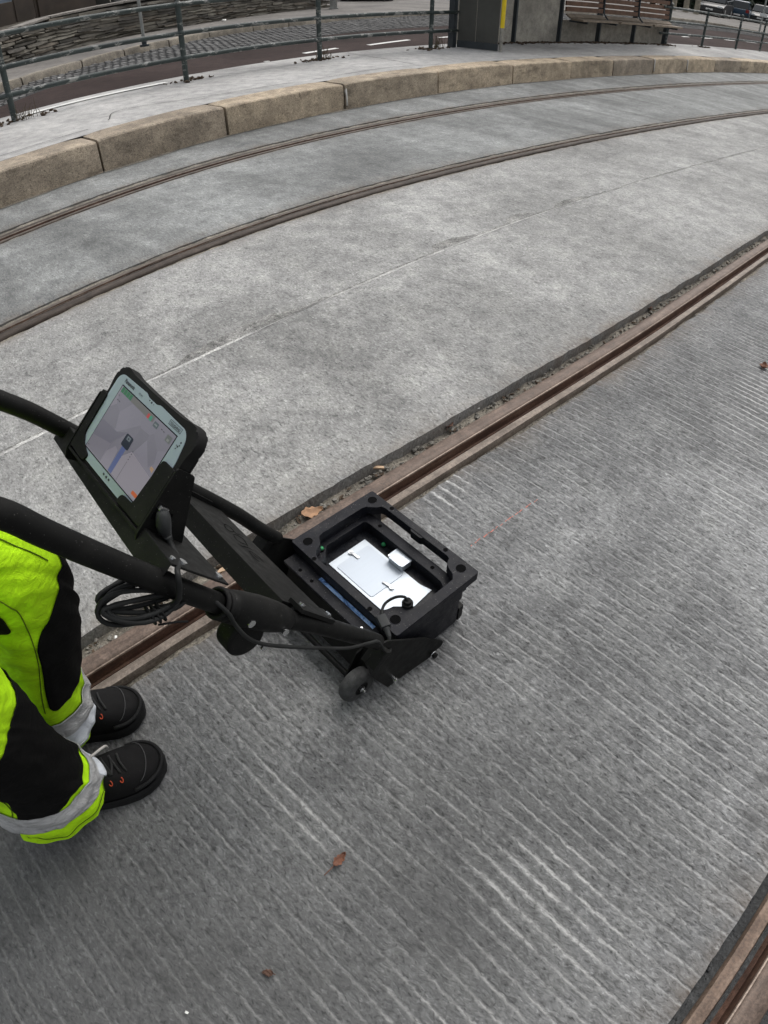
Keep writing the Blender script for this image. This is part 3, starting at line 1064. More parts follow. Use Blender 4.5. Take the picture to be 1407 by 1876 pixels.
while z < .75:
    hgt = random.uniform(.038, .070)
    q = q0 + random.uniform(0, .2)
    while q < q1 - .1:
        L_ = random.uniform(.26, .78)
        dq = L_ / 1.2
        qc = q + dq / 2
        if z + hgt < wall_h(qc) + .015 and nst < 300:
            p, a, zb = wall_pt(qc, .10 - random.uniform(0, .025))
            o = bpy.data.objects.new('wall_stone', random.choice(proto))
            COL.objects.link(o)
            o.parent = root
            o.material_slots[0].link = 'OBJECT'
            o.material_slots[0].material = random.choices(M['slate'], (5, 4, 4, 1.6, 3))[0]
            o.location = Vector((p.x, p.y, zb + z + hgt / 2)) - RL
            o.rotation_euler = (0, random.uniform(-.02, .02), a)
            o.scale = (L_ * .97, .16, hgt * random.uniform(.84, .99))
            nst += 1
        q += dq
    z += hgt
    row += 1
q = q0
M['coping'] = concrete('wall_coping', .25, (1.05, .98, .9), big=2, dark=.7)
while q < q1:
    L_ = random.uniform(.8, 1.2)
    p, a, zb = wall_pt(q + L_ / 2.4, .2)
    mb = MB(); mb.box((0, 0, 0), (L_ * .985, .36, .045), None, .008)
    o = mb.build('coping_slab', M['coping'], root)
    o.location = Vector((p.x, p.y, zb + wall_h(q + L_ / 2.4) + .03)) - RL
    o.rotation_euler = (0, math.atan2(wall_h(q) - wall_h(q + .8), .95), a)
    q += L_ / 1.2
# earth bank behind the wall
V = []
for q in np.linspace(-10, 14, 40):
    zb0 = wall_pt(q)[2] + wall_h(q) * (1 if 2 < q < 13.1 else 1)
    for off, dz in ((.3, -.03), (1.2, .02), (4, .1), (12, .2)):
        p = wall_pt(q, off)[0]
        V.append((p.x, p.y, zb0 + dz))
M['earth'] = concrete('earth_bank', .09, (1.1, .98, .8), big=1.5, dark=.5)
tag(from_arrays('terrain', V, [f for f in grid_faces(40, 4)], M['earth'], None, True), kind='structure')
# brown board hoarding above the wall
M['hoard'] = simple('hoarding_board', (.040, .028, .020), .6, var=.4, scale=2.2, coord='world')
hb = empty('board_hoarding', (0, 0, 0))
tag(hb, 'dark brown board hoarding standing above the stone wall', 'hoarding')


def pol(az, d, z=0):
    return Vector((d * math.sin(rad(az)), d * math.cos(rad(az)), z))


hp = [(-36, 14.4), (-31.5, 15.2), (-28.15, 15.95), (-28.10, 15.97), (-26.62, 16.32), (-26.42, 16.36), (-22.35, 17.3)]
for i, (a, b) in enumerate(((0, 1), (1, 2), (3, 4), (5, 6))):
    A, B = pol(*hp[a]), pol(*hp[b])
    d = B - A
    zt = (1.30, 1.34, 2.6, 2.6)[i]
    mb = MB()
    mb.box(((A.x + B.x) / 2, (A.y + B.y) / 2, .75 + (zt - .75) / 2), (d.length - .03, .05, zt - .75), math.atan2(d.y, d.x), .01)
    mb.build('board_panel', M['hoard'], hb)
    for k in (0.02, .98):
        p = A + d * k
        mb = MB(); mb.box((p.x, p.y + .07, .75 + (zt - .75) / 2), (.08, .06, zt - .75), math.atan2(d.y, d.x), .005)
        mb.build('upright', M['hoard'], hb)
M['bluegrey'] = simple('pale_blue_sheet', (.42, .52, .64), .5, var=.1, scale=3, coord='world')
A, B = pol(-33.0, 15.9), pol(-28.15, 16.7)
mb = MB()
mb.box(((A.x + B.x) / 2, (A.y + B.y) / 2, 1.7), ((B - A).length, .04, 1.2), math.atan2((B - A).y, (B - A).x), .01)
for k in (.05, .45):
    p_ = A + (B - A) * k
    mb.cyl((p_.x, p_.y + .05, .8), (p_.x, p_.y + .05, 2.25), .03, n=10)
tag(mb.build('site_sign', M['bluegrey']), 'pale blue sheet sign behind the hoarding in the top left corner', 'sign')


def column(az, d, r, z0, z1, mat, label, square=False, group=None):
    mb = MB()
    c = pol(az, d)
    if square:
        mb.box((c.x, c.y, (z0 + z1) / 2), (r * 2, r * 2, z1 - z0), rad(-az), .015)
        mb.box((c.x, c.y, z0 + .02), (r * 2.5, r * 2.5, .05), rad(-az), .01)
    else:
        mb.cyl((c.x, c.y, z0), (c.x, c.y, z1), r * 1.06, r * .94, n=20)
        mb.cyl((c.x, c.y, z0 - .02), (c.x, c.y, z0 + .06), r * 1.25, n=20)
    o = mb.build('concrete_column', mat, angle=40)
    tag(o, label, 'column', group)
    return o


M['col'] = concrete('column_concrete', .30, (1.0, 1, .95), big=2, dark=.75)
M['col_b'] = concrete('pillar_beige', .30, (1.1, 1, .8), big=2, dark=.75)
column(-20.55, 17.9, .155, .88, 2.8, M['col'], 'round pale concrete column behind the stone wall')
column(-21.8, 17.75, .2, .9, 2.8, M['panel_dark'], 'dark square column beside the round pale column', True)
column(-4.43, 20.9, .10, .26, 2.8, M['col'], 'square concrete post at the end of the stone wall', True)
for i, (az, d) in enumerate(((20.5, 51), (21.15, 51.5), (22.05, 51), (22.85, 51))):
    column(az, d, .17, .36, 3.2, M['col_b'], 'beige round pillar beyond the railing, %s' % ('farthest left of four', 'second of four from the bench', 'third of four from the bench', 'next to the dark parked car')[i], False, 'beige pillars across the street')
# thin signpost on the far sidewalk
c = W(5.70, 11.95)
zb = float(zsn(5.7, 11.95)) + .11
sp = empty('street_pole', (c.x, c.y, zb))
tag(sp, 'thin grey steel pole on the far sidewalk edge', 'pole')
M['galv'] = simple('galvanised_steel', (.33, .34, .33), .45, .5, var=.2, scale=8, coord='world')
mb = MB(); mb.cyl((0, 0, .1), (0, 0, 3.4), .030, n=14); mb.build('shaft', M['galv'], sp, angle=40)
mb = MB(); mb.cyl((0, 0, 0), (0, 0, .035), .085, n=14); mb.cyl((0, 0, .03), (0, 0, .17), .045, n=14); mb.build('base', M['steel_blue'], sp, angle=40)
mb = MB(); mb.cyl((0, .0, 2.9), (0, .035, 2.9), .3, n=28); mb.build('round_sign', M['galv'], sp, angle=40)
c = pol(27.6, 40)
sp = empty('street_pole', (c.x, c.y, .22))
tag(sp, 'grey pole with a small white plate beyond the railing in the top right corner', 'pole')
mb = MB(); mb.cyl((0, 0, 0), (0, 0, 3.2), .045, n=12); mb.build('shaft', M['galv'], sp, angle=40)
M['white_plate'] = simple('white_plate', (.75, .76, .76), .4, var=.05, coord='world')
mb = MB(); mb.box((0, -.06, .98), (.42, .02, .16), None, .01); mb.build('plate', M['white_plate'], sp)

# ------------------------------------------------------------------ parked cars
M['tyre'] = simple('tyre_rubber', (.018, .018, .018), .8, var=.2)
M['rim'] = simple('alloy_rim', (.45, .46, .47), .3, .9, var=.1)
M['car_glass'] = NT('car_glass').out((.012, .016, .018), .05, Specular_IOR_Level=.8)
M['head_lamp'] = NT('head_lamp_glass').out((.75, .78, .8), .1, Specular_IOR_Level=.8)
M['tail_lamp'] = NT('tail_lamp_glass').out((.25, .01, .01), .15, Specular_IOR_Level=.8)
M['plastic'] = simple('bumper_plastic', (.03, .03, .032), .6, var=.15)


def car(label, col, loc, rz, L=4.3, Wd=1.78, H=1.47, suv=False, group='parked cars across the street'):
    root = empty('parked_car', loc, rz)
    tag(root, label, 'car', group)
    t = NT('car_paint')
    paint = t.out(col, .38, None, .0, Coat_Weight=.15, Specular_IOR_Level=.3)
    g = .22 if suv else .17
    hb_ = .95 if suv else .86
    prof = [(-L / 2, g + .12), (-L / 2 - .02, .55), (-L / 2 + .03, hb_ - .04), (-L / 2 + .1, hb_), (L / 2 - 1.15, hb_ - .0), (L / 2 - .35, hb_ - .16), (L / 2 - .06, hb_ - .30), (L / 2, .5), (L / 2 - .05, g + .05), (L / 2 - .3, g), (-L / 2 + .3, g)]
    prof = round_poly(prof, .10, 4)
    # lower body lofted across the width, tucked in at the sides
    ys = [(-1, .90), (-.97, .965), (-.85, 1), (0, 1.0), (.85, 1), (.97, .965), (1, .90)]
    V = []
    for yy, k in ys:
        for x, z in prof:
            V.append((x * (1 if abs(yy) < .9 else .985), yy * Wd / 2, .55 + (z - .55) * k))
    n = len(prof)
    F = grid_faces(len(ys), n, False, True) + [tuple(range(n)), tuple(range((len(ys) - 1) * n, len(ys) * n))[::-1]]
    b = from_arrays('body', V, F, paint, root, True)
    b.data.set_sharp_from_angle(angle=rad(35))
    rear = -L / 2 + (.12 if suv else .25)
    cab = [(rear, hb_ - .02), (rear + .22, H - .06), (rear + .5, H), (.35, H), (.65, H - .05), (L / 2 - 1.1, hb_ - .02)]
    cab = round_poly(cab, .12, 3)
    V = []
    n = len(cab)
    for yy in (-1, -.9, 0, .9, 1):
        for x, z in cab:
            k = (z - hb_) / (H - hb_)
            w = Wd / 2 * (1 - .04 - .16 * max(0, k))
            V.append((x, yy * w, z - (.03 if abs(yy) == 1 and k > .8 else 0)))
    o = from_arrays('cabin', V, grid_faces(5, n, False, True) + [tuple(range(n)), tuple(range(4 * n, 5 * n))[::-1]], paint, root, True)
    o.data.set_sharp_from_angle(angle=rad(35))
    for sd in (-1, 1):
        for x0, x1, x2, x3 in ((rear + .30, -.32, -.30, rear + .12), (-.22, .48, .92, -.24)):
            zt, zb_ = H - .12, hb_ + .03
            def yk(z):
                return sd * (Wd / 2 * (1 - .04 - .16 * (z - hb_) / (H - hb_)) + .006)
            vv = [(x0, yk(zt), zt), (x1, yk(zt), zt), (x2, yk(zb_), zb_), (x3, yk(zb_), zb_)]
            vv += [(x, y - sd * .03, z) for x, y, z in vv]
            from_arrays('side_window', vv, [(0, 1, 2, 3), (4, 7, 6, 5), (0, 4, 5, 1), (1, 5, 6, 2), (2, 6, 7, 3), (3, 7, 4, 0)], M['car_glass'], root)
    for name, xa, xb in (('windscreen', .68, L / 2 - 1.06), ('rear_window', rear + .20, rear - .0)):
        sgn = 1 if name == 'windscreen' else -1
        wt, wb = Wd / 2 * .78, Wd / 2 * .88
        vv = [(xa + sgn * .03, -wt, H - .09), (xa + sgn * .03, wt, H - .09), (xb + sgn * .03, wb, hb_ + .03), (xb + sgn * .03, -wb, hb_ + .03)]
        vv += [(x - sgn * .04, y, z) for x, y, z in vv]
        from_arrays(name, vv, [(0, 1, 2, 3), (4, 7, 6, 5), (0, 4, 5, 1), (1, 5, 6, 2), (2, 6, 7, 3), (3, 7, 4, 0)], M['car_glass'], root)
    for x in (-L * .30, L * .31):
        for sd in (-1, 1):
            r = .34 if suv else .31
            mb = MB()
            y0 = sd * (Wd / 2 - .16)
            mb.cyl((x, y0, r), (x, y0 + sd * .19, r), r, n=24)
            w = mb.build('wheel', M['tyre'], root, angle=40)
            mb = MB()
            mb.cyl((x, y0 + sd * .185, r), (x, y0 + sd * .196, r), r * .66, r * .6, n=20)
            mb.build('rim', M['rim'], w, angle=40)
    for sd in (-1, 1):
        mb = MB(); mb.box((L / 2 - .15, sd * Wd * .36, hb_ - .27), (.26, .36, .13), None, .03); mb.build('headlight', M['head_lamp'], root)
        mb = MB(); mb.box((-L / 2 + .05, sd * Wd * .41, hb_ - .12), (.14, .24, .24), None, .03); mb.build('tail_light', M['tail_lamp'], root)
        mb = MB(); mb.box((.78, sd * (Wd / 2 + .08), hb_ + .08), (.12, .18, .12), None, .03); mb.build('mirror', M['plastic'], root)
    for x in (L / 2 - .03, -L / 2 + .02):
        mb = MB(); mb.box((x, 0, g + .17), (.12, Wd * .94, .2), None, .04); mb.build('bumper', M['plastic'], root)
        mb = MB(); mb.box((x + (.065 if x > 0 else -.065), 0, g + .22), (.012, .5, .11), None, .003); mb.build('number_plate', M['white_plate'], root)
    return root


c = pol(-2.3, 27.5); car('black car parked behind the square concrete post', (.006, .006, .007), (c.x, c.y, .27), rad(-80))
c = pol(24.15, 56); car('dark grey off-road car parked nearest the beige pillars', (.014, .014, .016), (c.x, c.y, .42), rad(-124), 4.6, 1.9, 1.75, True)
c = pol(25.9, 61); car('blue hatchback parked between two dark cars', (.012, .04, .075), (c.x, c.y, .42), rad(60), 4.1, 1.74, 1.48)
c = pol(27.6, 63.5); car('black car parked at the far right edge behind the railing', (.01, .01, .012), (c.x, c.y, .46), rad(-122), 4.4, 1.8, 1.46)

# ------------------------------------------------------------------ dark evergreens far behind the cars
M['leaf'] = simple('evergreen_leaf', (.022, .036, .018), .7, var=.5, scale=1.5, coord='world')
M['bark'] = simple('bark', (.05, .04, .03), .9, var=.3, coord='world')


def evergreen(az, d, H, R, label, n=2600):
    c = pol(az, d)
    z0 = .45
    root = empty('evergreen_tree', (c.x, c.y, z0))
    tag(root, label, 'tree', 'evergreens far behind the parked cars')
    mb = MB(); mb.tube([(0, 0, -.1), (.05, .02, H * .4), (0, 0, H * .9)], [.22, .15, .04], 9); mb.build('trunk', M['bark'], root, True)
    V, F = [], []
    for i in range(n):
        t_ = random.random() ** .8
        z = H * (.03 + .97 * t_)
        rr = R * (1 - t_) ** .7 * (.55 + .45 * random.random()) * (.8 + .4 * float(vnoise(z * 1.5, i % 9)))
        a = random.uniform(0, 2 * math.pi)
        p = Vector((rr * math.cos(a), rr * math.sin(a), z))
        u = Vector((random.gauss(0, 1), random.gauss(0, 1), random.gauss(-.4, .6))).normalized() * random.uniform(.2, .42)
        v = u.cross(Vector((random.gauss(0, 1), random.gauss(0, 1), random.gauss(0, 1)))).normalized() * random.uniform(.12, .24)
        k = len(V)
        V += [p - u, p + v, p + u, p - v]
        F.append((k, k + 1, k + 2, k + 3))
    from_arrays('crown', V, F, M['leaf'], root)


for i, (az, d, H, R) in enumerate(((19.6, 58, 5, 2.6), (22.0, 58, 5, 2.6), (24.6, 66, 6, 3.2), (26.8, 70, 6.5, 3.2), (28.9, 72, 6.5, 3.2), (31.2, 74, 7, 3.2))):
    evergreen(az, d, H, R, 'dark evergreen far away, %s' % ('half hidden by the shelter', 'behind the beige pillars', 'behind the off-road car', 'behind the blue hatchback', 'behind the black car at the right edge', 'past the right edge of the view')[i])
# ================================================================== SURVEY CART  (local: x forward, y left, z up)
CART_O = Vector((-.000187, .964061, 0))
CART_A = math.atan2(.68669594, .72694476)
CART_M = Matrix.Translation(CART_O) @ Matrix.Rotation(CART_A, 4, 'Z')


def black(name, col=(.012, .0125, .014), rough=.42, var=.3, scale=30, bump=.06, dust=.0):
    t = NT(name)
    p = t.pos('world')
    c = t.ramp(t.noise(p, scale, 5, .6), [(.3, tuple(x * (1 - var) for x in col)), (.7, tuple(x * (1 + var) for x in col))])
    if dust:
        sp = t.noise(p, 420, 2, .6)
        c = t.mix(t.map(sp, .70, .74, 0, dust), c, (.35, .35, .33))
        c = t.mix(t.map(t.noise(p, 14, 5, .7), .5, .75, 0, dust * .12), c, (.2, .19, .18))
    r = t.map(t.noise(p, 60, 3), .3, .7, rough - .08, rough + .1)
    return t.out(c, r, t.bump(t.noise(p, 500, 2), bump, .001), 0, Specular_IOR_Level=.15)


M['anod'] = black('black_anodised', (.0085, .009, .0125), .45, dust=.95)
M['floor_black'] = black('black_satin_floor', (.010, .011, .014), .28, dust=.5)
M['tube_black'] = black('black_powder_coat', (.006, .0062, .006), .55, dust=.3)
M['rubber'] = black('black_rubber', (.012, .012, .012), .7)
M['wheel_rubber'] = black('grey_rubber_tyre', (.06, .061, .061), .7, var=.4, scale=60, dust=.6)
M['cable_mat'] = black('cable_sheath', (.020, .021, .021), .55)
M['plug_mat'] = black('plug_grey', (.035, .037, .038), .5)


def alu(name, rough=.52, col=(.58, .63, .68)):
    t = NT(name)
    p = t.pos('world', (4, 4, 4))
    a = t.noise(t.pos('obj', (9, 90, 1)), 1.0, 5, .6)
    c = t.ramp(a, [(.3, tuple(x * .90 for x in col)), (.7, col)])
    return t.out(c, t.map(a, .3, .7, rough - .05, rough + .08), t.bump(a, .03, .002), .62)


M['alu'] = alu('bare_aluminium')
M['alu2'] = alu('aluminium_lid', .58, (.52, .57, .63))
M['steel'] = simple('zinc_steel', (.62, .63, .64), .25, 1.0, var=.08)
M['green'] = simple('green_button', (.01, .22, .07), .35, var=.1)
t = NT('blue_print_label')
p = t.pos('obj', (60, 25, 1))
c = t.ramp(t.noise(p, 1.0, 4, .7, 1.0), [(.40, (.02, .035, .10)), (.47, (.10, .22, .48)), (.55, (.35, .50, .78)), (.66, (.06, .12, .30))])
M['blue_label'] = t.out(c, .35)

cart = empty('survey_cart', CART_O, CART_A)
tag(cart, 'black ground radar push cart with open topped sensor box straddling the rail', 'survey cart')


def rrect(x0, x1, y0, y1, r, n=4):
    return round_poly([(x0, y0), (x1, y0), (x1, y1), (x0, y1)], r, n)


# --- sensor box -------------------------------------------------------
mb = MB()
low = rrect(-.122, .098, -.165, .165, .012)
mb.poly(low, 'z', .014, .1175, .003)
body = mb.build('box_body', M['anod'], cart, angle=35)
mb = MB()
mb.poly([(.095, -.166), (.113, -.163), (.113, .163), (.095, .166)], 'z', .013, .06, .002)
mb.build('front_skid', M['tube_black'], body)


def resample(pts, n):
    P = [Vector((*p, 0)) for p in pts]
    P.append(P[0])
    d = [0]
    for a, b in zip(P, P[1:]):
        d.append(d[-1] + (b - a).length)
    out = []
    for i in range(n):
        t_ = d[-1] * i / n
        k = max(j for j in range(len(d) - 1) if d[j] <= t_ + 1e-9)
        u = (t_ - d[k]) / max(1e-9, d[k + 1] - d[k])
        q = P[k].lerp(P[k + 1], u)
        out.append((q.x, q.y))
    return out


def ray_outline(pts, angles, c=(-.005, 0)):
    """star-shaped outline sampled at angles round c, so that rings pair up cleanly"""
    out = []
    n = len(pts)
    for a in angles:
        dx, dy = math.cos(a), math.sin(a)
        best = None
        for i in range(n):
            x1, y1 = pts[i][0] - c[0], pts[i][1] - c[1]
            x2, y2 = pts[(i + 1) % n][0] - c[0], pts[(i + 1) % n][1] - c[1]
            den = dx * (y2 - y1) - dy * (x2 - x1)
            if abs(den) < 1e-12:
                continue
            tt = (x1 * (y2 - y1) - y1 * (x2 - x1)) / den
            uu = (x1 * dy - y1 * dx) / den
            if tt > 0 and -1e-6 <= uu <= 1 + 1e-6 and (best is None or tt > best):
                best = tt
        out.append((c[0] + dx * best, c[1] + dy * best))
    return out


pocket = [(.066, .150), (.078, .147), (.086, .137), (.096, .127), (.106, .122), (.1095, .112), (.1095, -.098), (.107, -.106), (.098, -.110), (.090, -.116), (.085, -.126), (.079, -.143), (.068, -.154),
          (-.036, -.156), (-.050, -.154), (-.060, -.146), (-.068, -.130), (-.080, -.119), (-.096, -.115), (-.109, -.107), (-.1155, -.094), (-.1155, .092), (-.112, .106), (-.104, .117), (-.092, .122), (-.083, .126), (-.077, .136), (-.070, .147), (-.058, .150)]
outer = rrect(-.128, .128, -.180, .180, .006, 3)
angs = set()
for q in pocket + outer:
    angs.add(round(math.atan2(q[1], q[0] + .005), 5))
for i in range(160):
    angs.add(round(-math.pi + 2 * math.pi * (i + .5) / 160, 5))
angs = sorted(angs)
angs = [a for i, a in enumerate(angs) if i == 0 or a - angs[i - 1] > .004]
oo, ii = ray_outline(outer, angs), ray_outline(pocket, angs)
mb = MB()
mb.ring(oo, ii, .160, .185)
top_frame = mb.build('top_frame', M['anod'], cart)
bv = top_frame.modifiers.new('bevel', 'BEVEL')
bv.width = .0012
bv.segments = 2
bv.angle_limit = rad(40)
# notch under the carrying bar
mb = MB()
# lower, narrower ring: stepped inner wall and the cross wall that carries the handle slot
pk2 = [(.058, .136), (.064, .130), (.066, .112), (.066, -.098), (.064, -.124), (.056, -.140), (-.036, -.142), (-.050, -.138), (-.062, -.124), (-.076, -.108), (-.098, -.103), (-.108, -.094), (-.108, .090), (-.098, .106), (-.080, .113), (-.070, .126), (-.058, .136)]
out2 = rrect(-.1275, .0935, -.172, .172, .008, 3)
angs2 = sorted({round(math.atan2(q[1], q[0] + .02), 5) for q in pk2 + out2} | {round(-math.pi + 2 * math.pi * (i + .5) / 120, 5) for i in range(120)})
angs2 = [a for i, a in enumerate(angs2) if i == 0 or a - angs2[i - 1] > .004]
mb = MB()
mb.ring(ray_outline(out2, angs2, (-.02, 0)), ray_outline(pk2, angs2, (-.02, 0)), .112, .1525)
inner = mb.build('inner_frame', M['anod'], cart)
bv = inner.modifiers.new('bevel', 'BEVEL'); bv.width = .001; bv.segments = 2; bv.angle_limit = rad(40)
# posts tying the two frames together along the sides
mb = MB()
for x0, x1, y0, y1 in ((-.126, .09, .150, .171), (-.126, .09, -.171, -.157), (-.1265, -.117, -.10, .10)):
    mb.box(((x0 + x1) / 2, (y0 + y1) / 2, .1562), (x1 - x0, y1 - y0, .0072), None, 0)
for x, y in ((.103, .152), (.103, -.143)):
    mb.box((x, y, .135), (.030, .036, .049), None, .003)
mb.build('spacer', M['anod'], inner)
mb = MB()
mb.box((-.015, 0, .1190), (.206, .30, .002), None, 0)
mb.build('box_floor', M['floor_black'], cart)
# notch block on the carrying bar, seen from inside the slot
mb = MB()
mb.poly(round_poly([(.1035, .016), (.1105, .022), (.1105, -.022), (.1035, -.016)], .003, 3), 'z', .161, .1835, .0008)
mb.build('bar_boss', M['anod'], top_frame)


def bore(x, y, r, z, mat=None, parent=top_frame, name='bore'):
    mb = MB()
    mb.cyl((x, y, z - .012), (x, y, z + .0006), r, n=24)
    o = mb.build(name, mat or M['hole'], parent)
    mb = MB()
    return o


M['hole'] = NT('deep_hole').out((.0015, .0015, .0018), .9, Specular_IOR_Level=.1)
M['hole_rim'] = black('hole_rim', (.02, .02, .024), .3)
for x, y in ((.105, .154), (.105, -.145), (-.101, -.147), (-.100, .152)):
    bore(x, y, .0115, .185)
    mb = MB()
    pts = [(x + .0122 * math.cos(a), y + .0122 * math.sin(a), .1851) for a in np.linspace(0, 2 * math.pi, 25)]
    mb.tube(pts, .0006, 6, False)
    mb.build('bore_rim', M['hole_rim'], top_frame, True)
for x, y in ((.121, .100), (.120, -.083), (-.122, .100), (-.122, -.090)):
    bore(x, y, .0055, .185, name='screw_hole')
for x, y in ((.080, .098), (.080, -.082)):
    bore(x, y, .005, .1525, parent=inner, name='screw_hole')
# --- contents -----------------------------------------------------------
mb = MB()
mb.poly([(.041, .111), (.041, -.082), (.050, -.112), (-.012, -.118), (-.052, -.108), (-.075, -.082), (-.076, .110)], 'z', .1202, .1226, .0004)
plate = mb.build('metal_plate', M['alu'], cart)
mb = MB()
mb.poly(rrect(-.068, .034, -.035, .090, .007), 'z', .1222, .1241, .0004)
mb.build('lid', M['alu2'], plate)
for (x, y, a) in ((-.0145, .099, -1.5), (-.0145, -.046, 1.75)):
    mb = MB()
    mb.cyl((x, y, .122), (x, y, .1275), .0062, n=18)
    mb.cyl((x, y, .1275), (x, y, .1295), .0036, n=14)
    d = Vector((math.cos(a), math.sin(a), 0))
    mb.box(Vector((x, y, .1268)) + d * .013, (.026, .006, .0016), a, .0006)
    mb.box(Vector((x, y, .1245)) + d * .026, (.0018, .006, .005), a, .0004)
    mb.build('latch', M['steel'], plate, angle=35)
mb = MB()
mb.box((.0535, -.0035, .1305), (.038, .045, .0205), None, .0025)
jb = mb.build('junction_box', M['alu'], cart, angle=35)
mb = MB()
mb.poly(round_poly([(.032, .014), (.036, .022), (.071, .022), (.075, .014), (.075, -.021), (.071, -.029), (.036, -.029), (.032, -.021)], .002, 3), 'z', .1402, .1434, .0006)
mb.build('box_cover', M['alu'], jb, angle=35)
for x, y in ((.036, .018), (.071, .018), (.036, -.025), (.071, -.025)):
    mb = MB(); mb.cyl((x, y, .1434), (x, y, .1450), .0026, n=12); mb.build('screw', M['steel'], jb, angle=35)
for x, y, z in ((.063, .066, .1195), (-.076, .134, .1525)):
    mb = MB(); mb.cyl((x, y, z), (x, y, z + .004), .0075, n=18); g_ = mb.build('button', M['tube_black'], cart, angle=35)
    mb = MB(); mb.sphere((x, y, z + .005), .0062, (1, 1, .75)); mb.build('button_cap', M['green'], g_, True)
# gland and pigtail at the rear right corner
mb = MB()
mb.cyl((-.055, -.136, .150), (-.055, -.136, .192), .0125, n=20)
mb.cyl((-.055, -.136, .192), (-.055, -.136, .200), .0085, n=18)
gl = mb.build('cable_gland', M['rubber'], cart, angle=35)
mb = MB()
mb.tube(bez([(-.055, -.136, .199), (-.058, -.128, .207), (-.070, -.114, .203), (-.090, -.107, .196), (-.106, -.112, .192), (-.118, -.124, .193)], 6), .0032, 10)
mb.build('pigtail', M['cable_mat'], gl, True)
mb = MB()
mb.box((-.128, -.139, .194), (.021, .032, .015), rad(-20), .003)
mb.cyl((-.134, -.154, .193), (-.142, -.172, .188), .0075, .0045, n=14)
pl = mb.build('connector_plug', M['plug_mat'], cart, angle=40)
mb = MB()
mb.tube(bez([(-.141, -.170, .189), (-.152, -.184, .180), (-.166, -.197, .186), (-.186, -.206, .214)], 6), .0042, 10)
mb.build('plug_lead', M['cable_mat'], pl, True)
# --- rear ledge with the printed strip --------------------------------
mb = MB()
mb.box((-.1465, .018, .1475), (.036, .300, .009), None, .0015)
ledge = mb.build('rear_ledge', M['anod'], cart)
mb = MB()
mb.box((-.1335, -.024, .1525), (.0085, .184, .0012), None, .0)
mb.build('printed_strip', M['blue_label'], ledge)
for x, y in ((-.152, .118), (-.152, .075), (-.152, -.098)):
    bore(x, y, .0045, .152, parent=ledge, name='screw_hole')
mb = MB(); mb.cyl((-.1535, -.098, .152), (-.1535, -.098, .1535), .003, n=10); mb.build('screw', M['steel'], ledge)
mb = MB()
mb.poly([(-.128, .142), (-.164, .142), (-.176, .10), (-.196, .06), (-.188, .045), (-.128, .03)], 'y', -.150, .150, .002)
mb.build('rear_cover', M['tube_black'], cart)
# --- side brackets ------------------------------------------------------
plate_xz = [(-.192, .226), (-.168, .222), (-.117, .174), (-.055, .118), (.016, .034), (.010, .018), (-.018, .020), (-.030, .010), (-.115, .026), (-.162, .030), (-.205, .120), (-.226, .205)]
for sd in (-1, 1):
    mb = MB()
    a, b = sorted((sd * .1885, sd * .1925))
    mb.poly(round_poly(plate_xz, .006, 3), 'y', a, b, .0006)
    br = mb.build('side_bracket', M['tube_black'], cart)
    # folded upper flange holding the tube end
    mb = MB()
    mb.poly([(-.226, .203), (-.190, .229), (-.176, .215), (-.212, .188)], 'y', min(sd * .178, sd * .2155), max(sd * .178, sd * .2155), .002)
    mb.build('flange', M['tube_black'], br)
    for x, z, r, st in ((-.150, .062, .0065, 'steel'), (-.024, .026, .0075, 'rubber')):
        mb = MB()
        mb.cyl((x, sd * .1925, z), (x, sd * .2025, z), r * .72, n=14)
        mb.cyl((x, sd * .2025, z), (x, sd * .2065, z), r, n=18)
        b_ = mb.build('bolt', M['steel'] if st == 'steel' else M['rubber'], br, angle=35)
        if st == 'rubber':
            mb = MB()
            mb.tube([(x + .0085 * math.cos(a), sd * .199, z + .0085 * math.sin(a)) for a in np.linspace(0, 2 * math.pi, 21)], .0012, 6, False)
            mb.build('washer', M['steel'], br, True)
# --- wheels ---------------------------------------------------------------
for sd in (-1, 1):
    cx, cz, R0 = -.213, .0462, .0455
    prof = [(.000, .018), (.0, .033), (.003, .0395), (.007, .0435), (.012, .0455), (.022, .0455), (.027, .0435), (.031, .0395), (.034, .033), (.034, .018)]
    V = []
    for k in range(40):
        a = 2 * math.pi * k / 40
        for dy, r in prof:
            V.append((cx + r * math.cos(a), sd * (.129 + dy), cz + r * math.sin(a)))
    F = grid_faces(40, len(prof), True, False)
    w = from_arrays('wheel', V, F if sd > 0 else [q[::-1] for q in F], M['wheel_rubber'], cart, True)
    w.data.set_sharp_from_angle(angle=rad(60))
    mb = MB()
    mb.cyl((cx, sd * .131, cz), (cx, sd * .158, cz), .0335, n=32)
    mb.cyl((cx, sd * .158, cz), (cx, sd * .1605, cz), .0225, n=28)
    mb.build('rim', M['tube_black'], w, angle=35)
    mb = MB()
    mb.cyl((cx, sd * .160, cz), (cx, sd * .1665, cz), .0078, n=6)
    mb.cyl((cx, sd * .1665, cz), (cx, sd * .174, cz), .0042, n=12)
    mb.build('axle_nut', M['steel'], w, angle=35)
    mb = MB()
    mb.poly(round_poly([(-.150, .120), (-.190, .116), (-.226, .052), (-.222, .034), (-.204, .034), (-.150, .070)], .006, 3), 'y', min(sd * .118, sd * .122), max(sd * .118, sd * .122), .0005)
    mb.build('wheel_arm', M['tube_black'], cart)
mb = MB()
mb.cyl((-.213, -.165, .0462), (-.213, .165, .0462), .007, n=14)
mb.build('axle', M['tube_black'], cart, angle=35)
